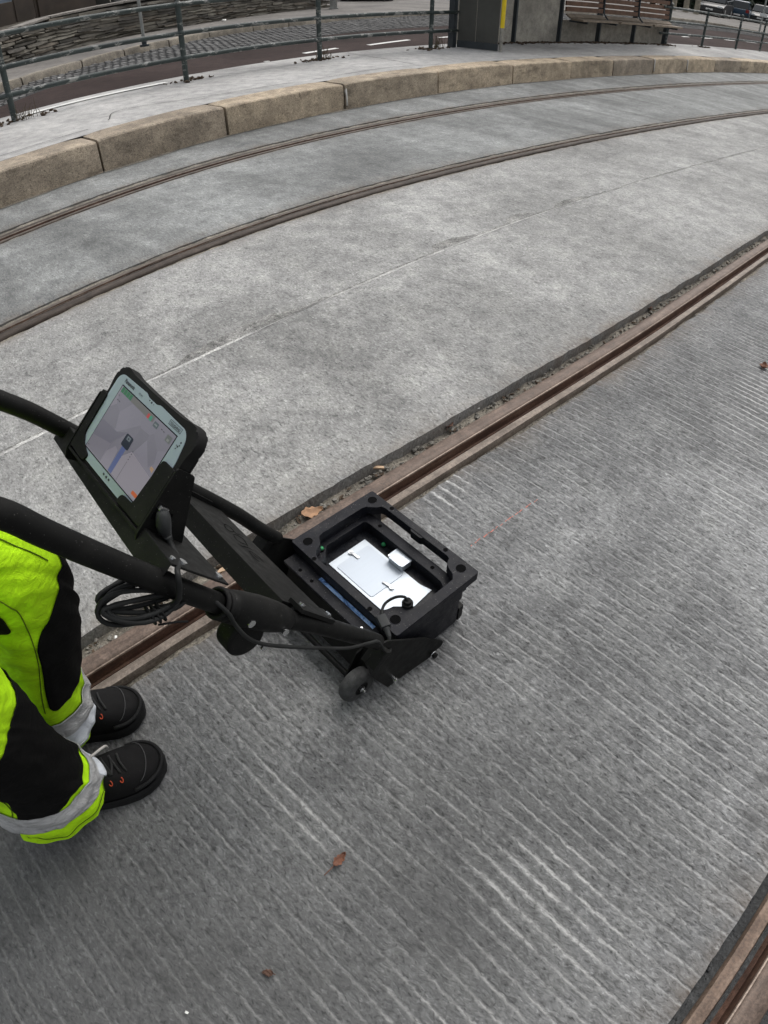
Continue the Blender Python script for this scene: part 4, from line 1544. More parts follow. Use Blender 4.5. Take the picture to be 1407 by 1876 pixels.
# --- handle fork ------------------------------------------------------------
TR = [(-.196, .250), (-.262, .343), (-.349, .461), (-.43, .555), (-.479, .626), (-.536, .715), (-.592, .805), (-.631, .869), (-.658, .914), (-.70, .957), (-.755, .985)]
TL = [(-.156, .203), (-.200, .270), (-.248, .350), (-.333, .472), (-.430, .603), (-.478, .668), (-.523, .732), (-.550, .769), (-.582, .806), (-.640, .872), (-.69, .935), (-.755, .985)]
Y0 = .193
fr = MB()
fr.tube(bez([(x, -Y0, z) for x, z in TR[:5]], 6), .0160, 16)
fork_r = fr.build('fork_tube', M['tube_black'], cart, True)
fr = MB()
fr.tube(bez([(x, Y0, z) for x, z in TL[:6]], 6), .0155, 16)
fr.build('fork_tube', M['tube_black'], cart, True)
hb_ = MB()
hb_.tube(bez([(x, -Y0, z) for x, z in TR[4:]] + [(-.790, -.150, .995), (-.795, 0, .996), (-.790, .150, .995)] + [(x, Y0, z) for x, z in TL[:4:-1]], 6), .0148, 16)
handle = hb_.build('handle', M['tube_black'], cart, True)
for y in (-.11, .11):
    mb = MB()
    mb.tube([(-.7945, y - .055, .996), (-.7955, y, .996), (-.7945, y + .055, .996)], .0185, 16)
    mb.build('grip', M['rubber'], handle, True)


def on(u, y, x0, z0, off=0.0):
    """point on a fork cross plate: u down the slope"""
    return (x0 + .569 * u + .822 * off, y, z0 - .822 * u + .569 * off)


# --- swivel joints at the tubes -----------------------------------------------
for sd, T_ in ((-1, TR), (1, TL)):
    xs = [p[0] for p in T_][::-1]
    zs = [p[1] for p in T_][::-1]
    at = lambda x: (x, sd * Y0, float(np.interp(x, xs, zs)))
    mb = MB()
    a, b = Vector(at(-.474)), Vector(at(-.385))
    pts = [a.lerp(b, k / 8) for k in range(9)]
    mb.tube(pts, [.0205, .0235, .025, .0255, .026, .0255, .0245, .0225, .0195], 18)
    j = mb.build('swivel_joint', M['tube_black'], cart, True)
    mb = MB()
    c = Vector(at(-.447)) + Vector((-.012, 0, -.040))
    mb.cyl(c + Vector((0, -.017, 0)), c + Vector((0, .017, 0)), .032, n=30)
    bm_ = mb.build('swivel_disc', M['tube_black'], j, angle=35)
    md = bm_.modifiers.new('b', 'BEVEL'); md.width = .005; md.segments = 3
    for p_ in (Vector(at(-.452)) + Vector((.002, 0, -.008)), Vector(at(-.425)) + Vector((-.014, 0, -.040)), Vector(at(-.397)) + Vector((-.004, 0, -.006))):
        mb = MB()
        mb.cyl(p_ + Vector((0, sd * .0225, 0)), p_ + Vector((0, sd * .0262, 0)), .0062, n=16)
        mb.build('screw', M['steel'], j, angle=35)
    mb = MB()
    for k in range(3):
        q = Vector(at(-.479 + k * .006))
        d = (b - a).normalized()
        n1 = d.orthogonal().normalized()
        n2 = d.cross(n1)
        mb.tube([q + (n1 * math.cos(t_) + n2 * math.sin(t_)) * .0195 for t_ in np.linspace(0, 2 * math.pi, 25)], .0035, 8, False)
    mb.build('strap', M['rubber'], j, True)

# --- cross plate with the cut lettering ------------------------------------------
BX, BZ = -.363, .492
mb = MB()
c4 = [(.125, .176), (.112, -.176), (-.030, -.176), (-.012, .176)]
V = [on(u, y, BX, BZ, .009) for u, y in c4] + [on(u, y, BX, BZ, .006) for u, y in c4]
V += [on(u, y, BX, BZ, -.026) for u, y in (c4[3], c4[2])] + [on(u + .003, y, BX, BZ, -.026) for u, y in (c4[3], c4[2])]
V += [on(u, y, BX, BZ, -.020) for u, y in (c4[0], c4[1])] + [on(u - .003, y, BX, BZ, -.020) for u, y in (c4[0], c4[1])]
F = [(0, 1, 2, 3), (4, 7, 6, 5), (3, 2, 9, 8), (8, 9, 11, 10), (7, 10, 11, 6), (0, 12, 13, 1), (4, 5, 15, 14), (12, 14, 15, 13), (0, 3, 7, 4), (1, 5, 6, 2)]
xp = from_arrays('cross_plate', V, F, M['tube_black'], cart)
md = xp.modifiers.new('b', 'BEVEL'); md.width = .001; md.segments = 2
strokes = {'s1': [(0.0514, 0.0877), (0.0539, 0.0833), (0.0648, 0.0884), (0.0734, 0.0849), (0.0711, 0.072), (0.0699, 0.0649), (0.0712, 0.0605), (0.0847, 0.0637), (0.0933, 0.0601)], 's1b': [(0.0539, 0.0833), (0.0435, 0.0663), (0.0449, 0.0585), (0.0555, 0.059), (0.0687, 0.0665)],
           's2': [(0.0475, 0.0458), (0.0616, 0.0515), (0.0736, 0.0518), (0.0785, 0.0457), (0.0737, 0.0321), (0.0642, 0.0166)], 's2b': [(0.0475, 0.0444), (0.0408, 0.0314), (0.041, 0.022), (0.0479, 0.0185), (0.0618, 0.021), (0.0642, 0.0166)],
           'i': [(0.0234, 0.0055), (0.0279, 0.0023), (0.0346, 0.0015), (0.0527, 0.0071), (0.0631, 0.0072), (0.0712, 0.0048)], 's3': [(0.0415, -0.01), (0.0527, -0.0075), (0.0596, -0.0125), (0.0642, -0.0184), (0.0641, -0.0264), (0.0618, -0.0365)], 's3b': [(0.0415, -0.0113), (0.0372, -0.0236), (0.0352, -0.0349), (0.0396, -0.0407), (0.0439, -0.0401)], 's3c': [(0.046, -0.0171), (0.0483, -0.0253), (0.0528, -0.0299)]}
V, F = [], []
for st in strokes.values():
    P_ = bez([(u, y, 0) for u, y in st], 5)
    b0 = len(V)
    n = len(P_)
    for i, p_ in enumerate(P_):
        d = (P_[min(i + 1, n - 1)] - P_[max(i - 1, 0)]).normalized()
        w = .0021 * (.35 + .65 * math.sin(math.pi * (i + .6) / n))
        for sg in (-1, 1):
            V.append(on(p_.x - sg * d.y * w, p_.y + sg * d.x * w, BX, BZ, .0096))
    F += [(b0 + 2 * i, b0 + 2 * i + 1, b0 + 2 * i + 3, b0 + 2 * i + 2) for i in range(n - 1)]
from_arrays('cut_lettering', V, F, M['hole'], xp)
for sd in (-1, 1):
    for u in (-.002, .079):
        p_ = Vector(on(u, sd * .190, BX, BZ, .016))
        q_ = Vector(on(u, sd * .190, BX, BZ, .0205))
        mb = MB(); mb.cyl(p_, q_, .0055, n=16); mb.build('screw', M['steel'], xp, angle=35)
    mb = MB()
    cs = [(.090, sd * .172), (.090, sd * .204), (-.012, sd * .204), (-.012, sd * .172)]
    V = [on(u, y, BX, BZ, .017) for u, y in cs] + [on(u, y, BX, BZ, .010) for u, y in cs]
    from_arrays('mount_tab', V, [(0, 1, 2, 3), (4, 7, 6, 5), (0, 4, 5, 1), (1, 5, 6, 2), (2, 6, 7, 3), (3, 7, 4, 0)], M['tube_black'], xp)

# --- tray between the handle tubes ---------------------------------------------------
TX, TZ = -.510, .698
c4 = [(.066, .205), (.060, -.203), (-.048, -.203), (-.010, .205)]
V = [on(u, y, TX, TZ, .019) for u, y in c4] + [on(u, y, TX, TZ, .016) for u, y in c4]
V += [on(u, y, TX, TZ, -.016) for u, y in (c4[3], c4[2])] + [on(u + .003, y, TX, TZ, -.016) for u, y in (c4[3], c4[2])]
F = [(0, 1, 2, 3), (4, 7, 6, 5), (3, 2, 9, 8), (8, 9, 11, 10), (7, 10, 11, 6), (0, 3, 7, 4), (1, 5, 6, 2), (0, 4, 5, 1)]
tray = from_arrays('tray', V, F, M['tube_black'], cart)
md = tray.modifiers.new('b', 'BEVEL'); md.width = .0012; md.segments = 2
for u, y in ((-.040, -.191), (-.022, -.191), (.046, -.191), (0.0, .196), (.055, .196)):
    mb = MB(); mb.cyl(on(u, y, TX, TZ, .019), on(u, y, TX, TZ, .0225), .0055 if u != -.040 else .0035, n=16); mb.build('screw', M['steel'], tray, angle=35)

# tablet frame (local X right for the operator, Y up the screen, Z out of the screen)
TT = rad(39.75)
TM = Matrix(((0, math.cos(TT), -math.sin(TT), -.4695), (-1, 0, 0, -.006), (0, math.sin(TT), math.cos(TT), .781), (0, 0, 0, 1)))


def tcart(p):
    return TM @ Vector(p)


# sheet-metal cradle: back, left clip, L-shaped right clip and side gussets
def tprism(name, pts, z0, z1, mat, parent, bev=.0006):
    mb = MB()
    mb.poly(pts, 'z', z0, z1, bev)
    o = mb.build(name, mat, parent)
    o.matrix_local = TM
    return o


cradle = tprism('tablet_cradle', rrect(-.110, .112, -.070, .045, .006), -.0205, -.0175, M['tube_black'], cart)
icr = TM.inverted()


def cpart(name, pts, z0, z1, bev=.0006, mat=None):
    mb = MB()
    mb.poly(pts, 'z', z0, z1, bev)
    return mb.build(name, mat or M['tube_black'], cradle)


cpart('left_clip', round_poly([(-.1125, .027), (-.1125, -.066), (-.064, -.068), (-.060, -.057), (-.082, -.050), (-.0955, -.038), (-.0975, .027)], .005, 3), .0015, .0045)
cpart('left_wall', rrect(-.1135, -.1095, -.070, .027, .001, 2), -.0250, .0040)
cpart('right_clip', round_poly([(.1125, .018), (.1125, -.066), (.046, -.066), (.050, -.054), (.078, -.0525), (.084, .018)], .005, 3), .0015, .0045)
cpart('right_wall', rrect(.1095, .1135, -.070, .018, .001, 2), -.0250, .0040)
cpart('bottom_wall', rrect(-.1135, .1135, -.0735, -.0695, .001, 2), -.0250, .0040)
for y in (-.1215, .1085):
    mb = MB()
    mb.poly(round_poly([(-.436, .776), (-.455, .800), (-.530, .738), (-.538, .722), (-.489, .676), (-.478, .683)], .004, 3), 'y', y - .0015, y + .0015, .0005)
    g_ = mb.build('gusset', M['tube_black'], cradle)
    g_.matrix_local = icr
    if y < 0:
        mb = MB(); mb.box((-.492, y - .0018, .744), (.030, .0008, .010), Matrix.Rotation(rad(40), 4, 'Y'), 0)
        h_ = mb.build('port_slot', M['hole'], cradle); h_.matrix_local = icr
        mb = MB(); mb.box((-.4885, y - .0050, .757), (.006, .006, .014), Matrix.Rotation(rad(-35), 4, 'Y'), .0008)
        h_ = mb.build('port', M['steel'], cradle); h_.matrix_local = icr
# ------------------------------------------------------------------ tablet
tab = empty('rugged_tablet')
tab.matrix_world = CART_M @ TM
tag(tab, 'rugged tablet with pale bezel showing a map, clipped in the cart cradle', 'tablet')
M['bezel'] = simple('tablet_bezel', (.29, .36, .40), .45, var=.05, scale=20)
t = NT('tablet_screen')
p = t.pos('obj')
g1 = t.n('ShaderNodeTexVoronoi', feature='F1'); g1.inputs['Scale'].default_value = 26
t.l(p, g1.inputs['Vector'])
c = t.ramp(t.math('ADD', t.math('MULTIPLY', g1.outputs['Color'], .5), t.math('MULTIPLY', t.noise(p, 9, 3), .5)), [(.2, (.15, .145, .172)), (.5, (.22, .21, .25)), (.8, (.27, .25, .29))])
t.l(c, t.b.inputs['Emission Color'])
t.b.inputs['Emission Strength'].default_value = .62
M['screen'] = t.out((.02, .02, .022), .22, Specular_IOR_Level=.5)


def glow(name, col, e=.5):
    t = NT(name)
    t.b.inputs['Emission Color'].default_value = (*col, 1)
    t.b.inputs['Emission Strength'].default_value = e
    return t.out(tuple(x * .1 for x in col), .3)


case_o = [(-.098, .0745), (-.085, .0755), (-.070, .0725), (-.02, .0715), (.02, .0715), (.070, .0725), (.088, .0755), (.104, .0745), (.1155, .064), (.1165, .050), (.1125, .036), (.1125, -.036), (.1165, -.050), (.1155, -.064), (.104, -.072), (-.098, -.072), (-.109, -.062), (-.110, -.050), (-.1065, -.036), (-.1065, .036), (-.110, .050), (-.109, .063)]
mb = MB(); mb.poly(round_poly(case_o, .010, 4), 'z', -.0165, .0008, .003); case = mb.build('case', M['rubber'], tab, angle=40)
bz = [(-.0995, .056), (-.091, .0635), (-.020, .0655), (-.013, .0625), (.011, .0625), (.018, .0655), (.086, .0635), (.0965, .055), (.1035, .025), (.1035, -.05), (.095, -.064), (-.091, -.064), (-.0995, -.055)]
mb = MB(); mb.poly(round_poly(bz, .009, 5), 'z', .0002, .0016, .0004); bezel = mb.build('bezel', M['bezel'], tab, angle=40)
mb = MB(); mb.box((0, 0, .00165), (.1600, .1028, .0004)); mb.build('screen_border', M['hole'], bezel)
mb = MB(); mb.box((0, 0, .0019), (.1572, .1000, .0004)); scr = mb.build('screen', M['screen'], tab)


def spoly(name, pts, col, e=.5, z=.0023, par=None):
    from_arrays(name, [(x, y, z) for x, y in pts], [tuple(range(len(pts)))], glow(name, col, e), par or scr)


def srect(name, x0, x1, y0, y1, col, e=.5, z=.0023):
    spoly(name, [(x0, y0), (x1, y0), (x1, y1), (x0, y1)], col, e, z)


srect('map_patch', -.0786, -.030, -.049, -.004, (.20, .19, .225), .60, .00222)
spoly('map_patch', [(-.0786, -.004), (-.03, -.002), (-.008, .01), (-.03, -.02), (-.0786, -.03)], (.16, .155, .19), .60, .00226)
spoly('map_patch', [(-.0044, -.048), (.0786, -.048), (.0786, -.012), (.02, -.006), (.006, -.02)], (.27, .25, .285), .62, .00226)
srect('toolbar', -.042, .0235, .0415, .0500, (.19, .19, .18), .45)
for k in range(4):
    srect('tool_button', -.0745 + k * .0082, -.0672 + k * .0082, .0420, .0498, (.03, .16, .07), .55, .0025)
srect('tool_button', .0062, .0120, .0412, .0475, (.42, .06, .06), .6, .0025)
srect('tool_button', .0125, .0190, .0410, .0472, (.05, .28, .18), .55, .0025)
srect('tool_button', .0270, .0385, .0388, .0458, (.10, .13, .14), .5, .0025)
srect('tool_button', .0295, .0365, .0412, .0434, (.25, .28, .28), .5, .0027)
srect('mini_map', .0630, .0750, .0360, .0450, (.15, .165, .16), .5, .0025)
srect('mini_map', .0665, .0720, .0372, .0405, (.26, .27, .26), .5, .0027)
spoly('swath', [(-.0050, -.0075), (.0062, -.0065), (.0055, -.0485), (-.0046, -.0485)], (.10, .13, .28), .55)
spoly('cart_icon', round_poly([(-.0095, .0078), (.0100, .0078), (.0112, -.0100), (-.0100, -.0100)], .003, 3), (.012, .02, .035), .5, .0026)
srect('cart_icon', -.0045, .0050, .0005, .0060, (.16, .19, .21), .5, .0028)
srect('cart_icon', -.0012, .0018, .0020, .0042, (.03, .04, .05), .5, .003)
srect('track_line', .0213, .0220, -.048, -.020, (.10, .10, .11), .5)
for k in range(4):
    srect('track_dot', .0208, .0226, -.0175 + k * .004, -.0160 + k * .004, (.06, .06, .07), .5)
spoly('badge', round_poly([(.0625, -.0400), (.0762, -.0400), (.0762, -.0450), (.0625, -.0450)], .002, 3), (.50, .10, .02), .6, .0026)
spoly('badge', [(.069, .000), (.0766, .000), (.0766, -.006), (.069, -.004)], (.45, .30, .19), .5, .0026)
for k, (x, y) in enumerate(((-.0745, .036), (-.0715, .030), (-.066, .030), (-.0755, -.0455), (.046, .043), (.052, .0425))):
    srect('label_mark', x, x + .0035, y, y + .0012, (.08, .08, .09), .5, .0025)


def lettering(txt, size, loc, mat, parent, name='lettering', bold=0.0):
    cu = bpy.data.curves.new(name, 'FONT')
    cu.body = txt
    cu.size = size
    cu.offset = bold
    cu.align_x = 'LEFT'
    ob = bpy.data.objects.new(name + '_tmp', cu)
    COL.objects.link(ob)
    dg = bpy.context.evaluated_depsgraph_get()
    me = bpy.data.meshes.new_from_object(ob.evaluated_get(dg))
    bpy.data.objects.remove(ob)
    me.materials.clear()
    me.materials.append(mat)
    o = bpy.data.objects.new(name, me)
    COL.objects.link(o)
    o.parent = parent
    o.location = loc
    return o


M['print_dark'] = simple('dark_print', (.025, .03, .035), .5, var=.1)
lettering('Panasonic', .0075, (-.0800, .0557, .00185), M['print_dark'], bezel, bold=.00025)
lettering('FZ-M1', .0042, (-.036, .0562, .00185), M['bezel2'] if 'bezel2' in M else M['print_dark'], bezel)
lettering('TOUGHPAD', .0046, (.0535, .0563, .00185), M['print_dark'], bezel, bold=.0001)
for x0, x1, y0, y1 in ((.0515, .0815, .0612, .0617), (.0515, .0815, .0550, .0555), (.0515, .0520, .0555, .0612), (.0810, .0815, .0555, .0612)):
    mb = MB(); mb.box(((x0 + x1) / 2, (y0 + y1) / 2, .0017), (x1 - x0, y1 - y0, .0003)); mb.build('logo_frame', M['print_dark'], bezel)
for x, y, r in ((-.001, .0600, .0016), (-.007, .0605, .0010), (.005, .0598, .0006), (.0885, .038, .0009), (.0900, .0415, .0014), (.0925, .0440, .0010), (.0870, .0420, .0007), (.0920, .048, .0013)):
    mb = MB(); mb.cyl((x, y, .0014), (x, y, .0019), r, n=14); mb.build('sensor_dot', M['print_dark'], bezel)
for x in (-.008, .0002, .008):
    mb = MB(); mb.box((x, -.0570, .0017), (.004, .0026, .0005), None, .0); mb.build('hardware_button', M['print_dark'], bezel)

# ------------------------------------------------------------------ cables (world placed through the cart frame)
def cart_thing(mb, name, mat, label, cat):
    o = mb.build(name, mat, None, True)
    o.matrix_world = CART_M
    tag(o, label, cat)
    return o


mb = MB()
path = bez([(-.4915, -.128, .748), (-.496, -.133, .738), (-.4985, -.138, .729), (-.4995, -.150, .716), (-.503, -.168, .715), (-.511, -.190, .728), (-.520, -.2085, .740), (-.5245, -.2175, .738), (-.5285, -.2195, .722), (-.534, -.216, .703), (-.545, -.205, .690), (-.560, -.195, .688)], 8)
mb.tube(path[16:], .0036, 12)
usb = cart_thing(mb, 'usb_cable', M['cable_mat'], 'grey cable plugged into the tablet and looped over the handle tube', 'cable')
mb = MB()
mb.tube([(-.4895, -.1275, .757), (-.4915, -.1285, .752), (-.493, -.130, .747), (-.496, -.1325, .739), (-.4978, -.135, .731), (-.4972, -.137, .724), (-.497, -.1395, .717)], [.0060, .0085, .0095, .0098, .0085, .0060, .0042], 16)
mb.build('plug', M['plug_mat'], usb, True)
for k in range(3):
    q = path[14 + 2 * k]
    mb = MB(); mb.sphere(q, .0052, (1, 1, .5)); mb.build('strain_relief', M['plug_mat'], usb, True)

mb = MB()
pts = []
cen = Vector((-.568, -.196, .712))
ax = Vector((.070, 0, -.040))
bx = Vector((.009, .009, .0155))
for k in range(7 * 28):
    a = 2 * math.pi * k / 28
    lp = k / 28
    e = Vector((math.sin(lp * 2.1) * .004, math.cos(lp * 1.7) * .010, math.sin(lp * 3.3 + 1) * .005)) + bx * (.45 * math.sin(lp * 1.3 + a * 2) * .3)
    pts.append(cen + ax * (.66 * math.cos(a) * (1 + .07 * math.sin(lp * 2.9))) + bx * (.85 * math.sin(a) * (1 + .42 * math.sin(lp * 1.9 + 2))) + e)
pts += bez([pts[-1], (-.515, -.185, .672), (-.49, -.20, .652), (-.478, -.216, .628), (-.474, -.222, .600), (-.462, -.224, .562), (-.438, -.224, .522), (-.388, -.222, .462), (-.340, -.220, .408), (-.286, -.218, .350), (-.232, -.213, .305), (-.205, -.208, .275), (-.187, -.206, .216)], 6)[1:]
mb.tube(pts, .0031, 9)
coil = cart_thing(mb, 'coiled_cable', M['cable_mat'], 'black cable coiled under the right handle tube and led down to the box', 'cable')
mb = MB()
for k in range(3):
    c = cen + ax * (.12 + .05 * k) + bx * (-.95) + Vector((0, 0, -.001))
    mb.tube([c + Vector((.003 * k, .012 * math.cos(a), .012 * math.sin(a))) for a in np.linspace(0, 2 * math.pi, 17)], .0016, 6, False)
c = cen + ax * .15 - bx * .95
mb.tube([c + Vector((0, -.01, -.010)), c + Vector((.02, -.016, -.016)), c + Vector((.034, -.014, -.030))], .0015, 6)
mb.build('cable_tie', M['rubber'], coil, True)
# ================================================================== OPERATOR  (built in the cart frame)
def fabric(name, col, rough=.8, wr=.42, weave=.25, spec=.2):
    t = NT(name)
    p = t.pos('obj')
    a = t.noise(t.pos('obj', (1, 1, 1.8)), 26, 5, .65, 1.4)
    c = t.ramp(a, [(.3, tuple(x * .74 for x in col)), (.7, tuple(min(1, x * 1.08) for x in col))])
    h = t.math('ADD', t.math('MULTIPLY', a, 1.0), t.math('MULTIPLY', t.noise(p, 900, 2), weave * .15))
    return t.out(c, rough, t.bump(h, wr, .012), Specular_IOR_Level=spec)


M['hivis'] = fabric('hivis_fabric', (.52, .93, .012))
M['black_fabric'] = fabric('black_fabric', (.0062, .0060, .0060), .9, .3, spec=.12)
M['reflective'] = fabric('reflective_tape', (.46, .46, .46), .42, .9, spec=.5)
M['white_tape'] = fabric('pale_tape', (.66, .69, .74), .6, .3)
M['thread'] = fabric('dark_thread', (.12, .20, .01), .9)
M['skin'] = simple('skin_tone', (.52, .33, .25), .55, var=.08)
M['hair'] = simple('hair_brown', (.05, .032, .02), .7, var=.3)
M['shoe_black'] = black('shoe_nubuck', (.0085, .0082, .0085), .75, var=.35, bump=.2, dust=.12)
M['shoe_sole'] = black('shoe_sole', (.014, .014, .0145), .7, var=.2, dust=.25)
M['shoe_seam'] = simple('shoe_piping', (.06, .06, .062), .6)
M['orange'] = simple('orange_eyelet', (.55, .07, .02), .5, var=.1)
M['lace'] = simple('shoe_lace', (.018, .018, .018), .85)
M['lace_end'] = simple('pale_cord', (.52, .50, .47), .7)

LEG = {
    'L': [(.070, -.797, .174, .094, .074), (.12, -.785, .170, .092, .074), (.20, -.762, .162, .085, .074), (.32, -.735, .152, .084, .077), (.42, -.707, .143, .087, .080), (.50, -.695, .137, .087, .081), (.57, -.700, .134, .091, .083), (.70, -.780, .128, .094, .085), (.83, -.870, .108, .104, .092), (.95, -.935, .085, .118, .098)],
    'R': [(.070, -.858, .034, .106, .088), (.12, -.855, .028, .103, .086), (.19, -.848, .016, .090, .078), (.30, -.846, .004, .077, .073), (.45, -.851, -.010, .080, .076), (.56, -.864, -.018, .086, .080), (.70, -.885, -.032, .093, .086), (.83, -.912, -.048, .104, .092), (.95, -.940, -.055, .116, .098)],
}


def catmull(xs, ys, x):
    xs, ys = np.asarray(xs), np.asarray(ys)
    i = int(np.clip(np.searchsorted(xs, x) - 1, 0, len(xs) - 2))
    h = xs[i + 1] - xs[i]
    m0 = (ys[i + 1] - ys[i - 1]) / (xs[i + 1] - xs[i - 1]) if i > 0 else (ys[1] - ys[0]) / (xs[1] - xs[0])
    m1 = (ys[i + 2] - ys[i]) / (xs[i + 2] - xs[i]) if i < len(xs) - 2 else (ys[-1] - ys[-2]) / (xs[-1] - xs[-2])
    t_ = (x - xs[i]) / h
    return (2 * t_**3 - 3 * t_**2 + 1) * ys[i] + (t_**3 - 2 * t_**2 + t_) * h * m0 + (-2 * t_**3 + 3 * t_**2) * ys[i + 1] + (t_**3 - t_**2) * h * m1


def leg_pt(side, z, a, off=0.0):
    K = LEG[side]
    zs = [k[0] for k in K]
    cx, cy, rx, ry = (catmull(zs, [k[j] for k in K], z) for j in (1, 2, 3, 4))
    sd = 3.1 if side == 'L' else 8.7
    # folds: sagging rings above the hem, creases behind the knee, drape lines
    ca = math.cos(a)
    w = .009 * (float(fbm(ca * 1.6 + sd, z * 9 + math.sin(a) * 1.5, 3)) - .5) * 2
    w += .0045 * (abs(float(fbm(ca * 1.9 + sd * 2, z * 15 + math.sin(a) * 2.4, 2)) - .5) * -4 + .5)
    w += .009 * math.exp(-((z - .15) / .06) ** 2) * math.sin(z * 95 + 2.2 * math.sin(a + sd) + sd)
    w += .0045 * math.exp(-((z - .47) / .09) ** 2) * math.sin(z * 110 + 3 * math.cos(a)) * (.5 - .5 * ca)
    w += .003 * math.sin(3 * a + z * 8 + sd)
    rot = rad(-12) if z < .5 else rad(-12 * max(0, (.9 - z) / .4))
    lx, ly = (rx + w + off) * math.cos(a), (ry + w + off) * math.sin(a)
    zz = z
    if z < .1:
        zz = z + .010 * math.sin(2 * a + sd) - (.012 * ca if side == 'R' else .02 * ca * .5)
    return (cx + lx * math.cos(rot) - ly * math.sin(rot), cy + lx * math.sin(rot) + ly * math.cos(rot), zz)


# body: one continuous skinned figure under the clothes
nodes = {'pelvis': ((-.945, .02, .95), .11), 'spine': ((-.965, .02, 1.12), .115), 'chest': ((-.985, .02, 1.30), .125), 'neckb': ((-.985, .02, 1.47), .058), 'neck': ((-.965, .02, 1.54), .054), 'head': ((-.945, .02, 1.61), .082), 'crown': ((-.955, .02, 1.70), .075),
         'shl': ((-.985, .20, 1.42), .058), 'ell': ((-1.03, .275, 1.14), .042), 'wrl': ((-.860, .150, 1.02), .027), 'hdl': ((-.815, .120, 1.012), .030),
         'shr': ((-.985, -.16, 1.42), .058), 'elr': ((-1.03, -.255, 1.14), .042), 'wrr': ((-.860, -.150, 1.02), .027), 'hdr': ((-.815, -.120, 1.012), .030),
         'hpl': ((-.935, .085, .90), .09), 'knl': ((-.715, .138, .52), .058), 'cal': ((-.755, .158, .34), .052), 'anl': ((-.822, .190, .085), .024), 'tol': ((-.74, .165, .04), .020),
         'hpr': ((-.938, -.05, .90), .09), 'knr': ((-.862, -.012, .52), .058), 'car': ((-.862, .005, .34), .052), 'anr': ((-.868, .054, .085), .024), 'tor': ((-.77, .030, .04), .020)}
edges = [('pelvis', 'spine'), ('spine', 'chest'), ('chest', 'neckb'), ('neckb', 'neck'), ('neck', 'head'), ('head', 'crown'), ('chest', 'shl'), ('shl', 'ell'), ('ell', 'wrl'), ('wrl', 'hdl'), ('chest', 'shr'), ('shr', 'elr'), ('elr', 'wrr'), ('wrr', 'hdr'), ('pelvis', 'hpl'), ('hpl', 'knl'), ('knl', 'cal'), ('cal', 'anl'), ('anl', 'tol'), ('pelvis', 'hpr'), ('hpr', 'knr'), ('knr', 'car'), ('car', 'anr'), ('anr', 'tor')]
# fingers close round the grip, thumbs underneath
for sfx, y in (('l', .12), ('r', -.12)):
    sy = 1 if y > 0 else -1
    for k in range(4):
        yy = y + sy * (.030 - .020 * k)
        ln = (.9, 1.0, 1.05, .95)[k]
        ids = [f'f{sfx}{k}{j}' for j in range(3)]
        for j, (x, z) in enumerate(((-.772, 1.022), (-.7655 + .0, 1.000), (-.782, .974))):
            nodes[ids[j]] = ((-.795 + (x + .795) * ln, yy, .996 + (z - .996) * ln), (.0095, .0088, .0078)[j])
        edges += [('hd' + sfx, ids[0]), (ids[0], ids[1]), (ids[1], ids[2])]
    nodes[f't{sfx}0'] = ((-.826, y - sy * .034, .992), .0105)
    nodes[f't{sfx}1'] = ((-.808, y - sy * .030, .970), .0090)
    edges += [('hd' + sfx, f't{sfx}0'), (f't{sfx}0', f't{sfx}1')]
keys = list(nodes)
me = bpy.data.meshes.new('person')
me.from_pydata([nodes[k][0] for k in keys], [(keys.index(a), keys.index(b)) for a, b in edges], [])
person = link('person', me, M['skin'])
md = person.modifiers.new('skin', 'SKIN')
for k, v in zip(keys, me.skin_vertices[0].data):
    v.radius = (nodes[k][1], nodes[k][1])
    v.use_root = (k == 'pelvis')
md.use_smooth_shade = True
sb = person.modifiers.new('sub', 'SUBSURF')
sb.levels = sb.render_levels = 2
me.materials.clear()
me.materials.append(M['skin'])
person.matrix_world = CART_M
tag(person, 'person in yellow and black high-visibility work trousers and dark shoes pushing the cart', 'person')
# face and hair
hd = Vector((-.945, .02, 1.63))
mb = MB()
mb.sphere(hd + Vector((-.018, 0, .035)), .098, (1.0, .86, .92), 20, 14)
mb.build('hair', M['hair'], person, True)
mb = MB()
mb.tube([hd + Vector((.070, 0, .030)), hd + Vector((.094, 0, .0)), hd + Vector((.104, 0, -.016)), hd + Vector((.084, 0, -.024))], [.007, .010, .013, .008], 10)
mb.build('nose', M['skin'], person, True)
mb = MB(); mb.sphere(hd + Vector((.070, 0, -.052)), .016, (.6, 1.4, .4)); mb.build('mouth', M['skin'], person, True)
for sy in (-1, 1):
    mb = MB(); mb.sphere(hd + Vector((-.005, sy * .082, .0)), .024, (.7, .35, 1.1)); mb.build('ear', M['skin'], person, True)
    mb = MB(); mb.sphere(hd + Vector((.076, sy * .031, .022)), .011, (.7, 1, .8)); mb.build('eye', M['hair'], person, True)

# trousers
trs = MB()
zs = np.concatenate([np.linspace(.070, .26, 60), np.linspace(.264, .62, 90), np.linspace(.63, .93, 40)])
na = 100
for sd in 'LR':
    rings = []
    for z in zs:
        rings.append([trs.bm.verts.new(leg_pt(sd, float(z), 2 * math.pi * k / na)) for k in range(na)])
    for r0, r1 in zip(rings, rings[1:]):
        for k in range(na):
            trs.bm.faces.new((r0[k], r0[(k + 1) % na], r1[(k + 1) % na], r1[k]))
hips = []
for z, cx, cy, rx, ry in ((.80, -.915, .02, .125, .185), (.88, -.935, .02, .135, .185), (.96, -.945, .02, .130, .175), (1.04, -.955, .02, .122, .165)):
    hips.append([trs.bm.verts.new((cx + rx * math.cos(a), cy + ry * math.sin(a), z)) for a in np.linspace(0, 2 * math.pi, 40, endpoint=False)])
for r0, r1 in zip(hips, hips[1:]):
    for k in range(40):
        trs.bm.faces.new((r0[k], r0[(k + 1) % 40], r1[(k + 1) % 40], r1[k]))
trs.bm.faces.new(hips[0][::-1])
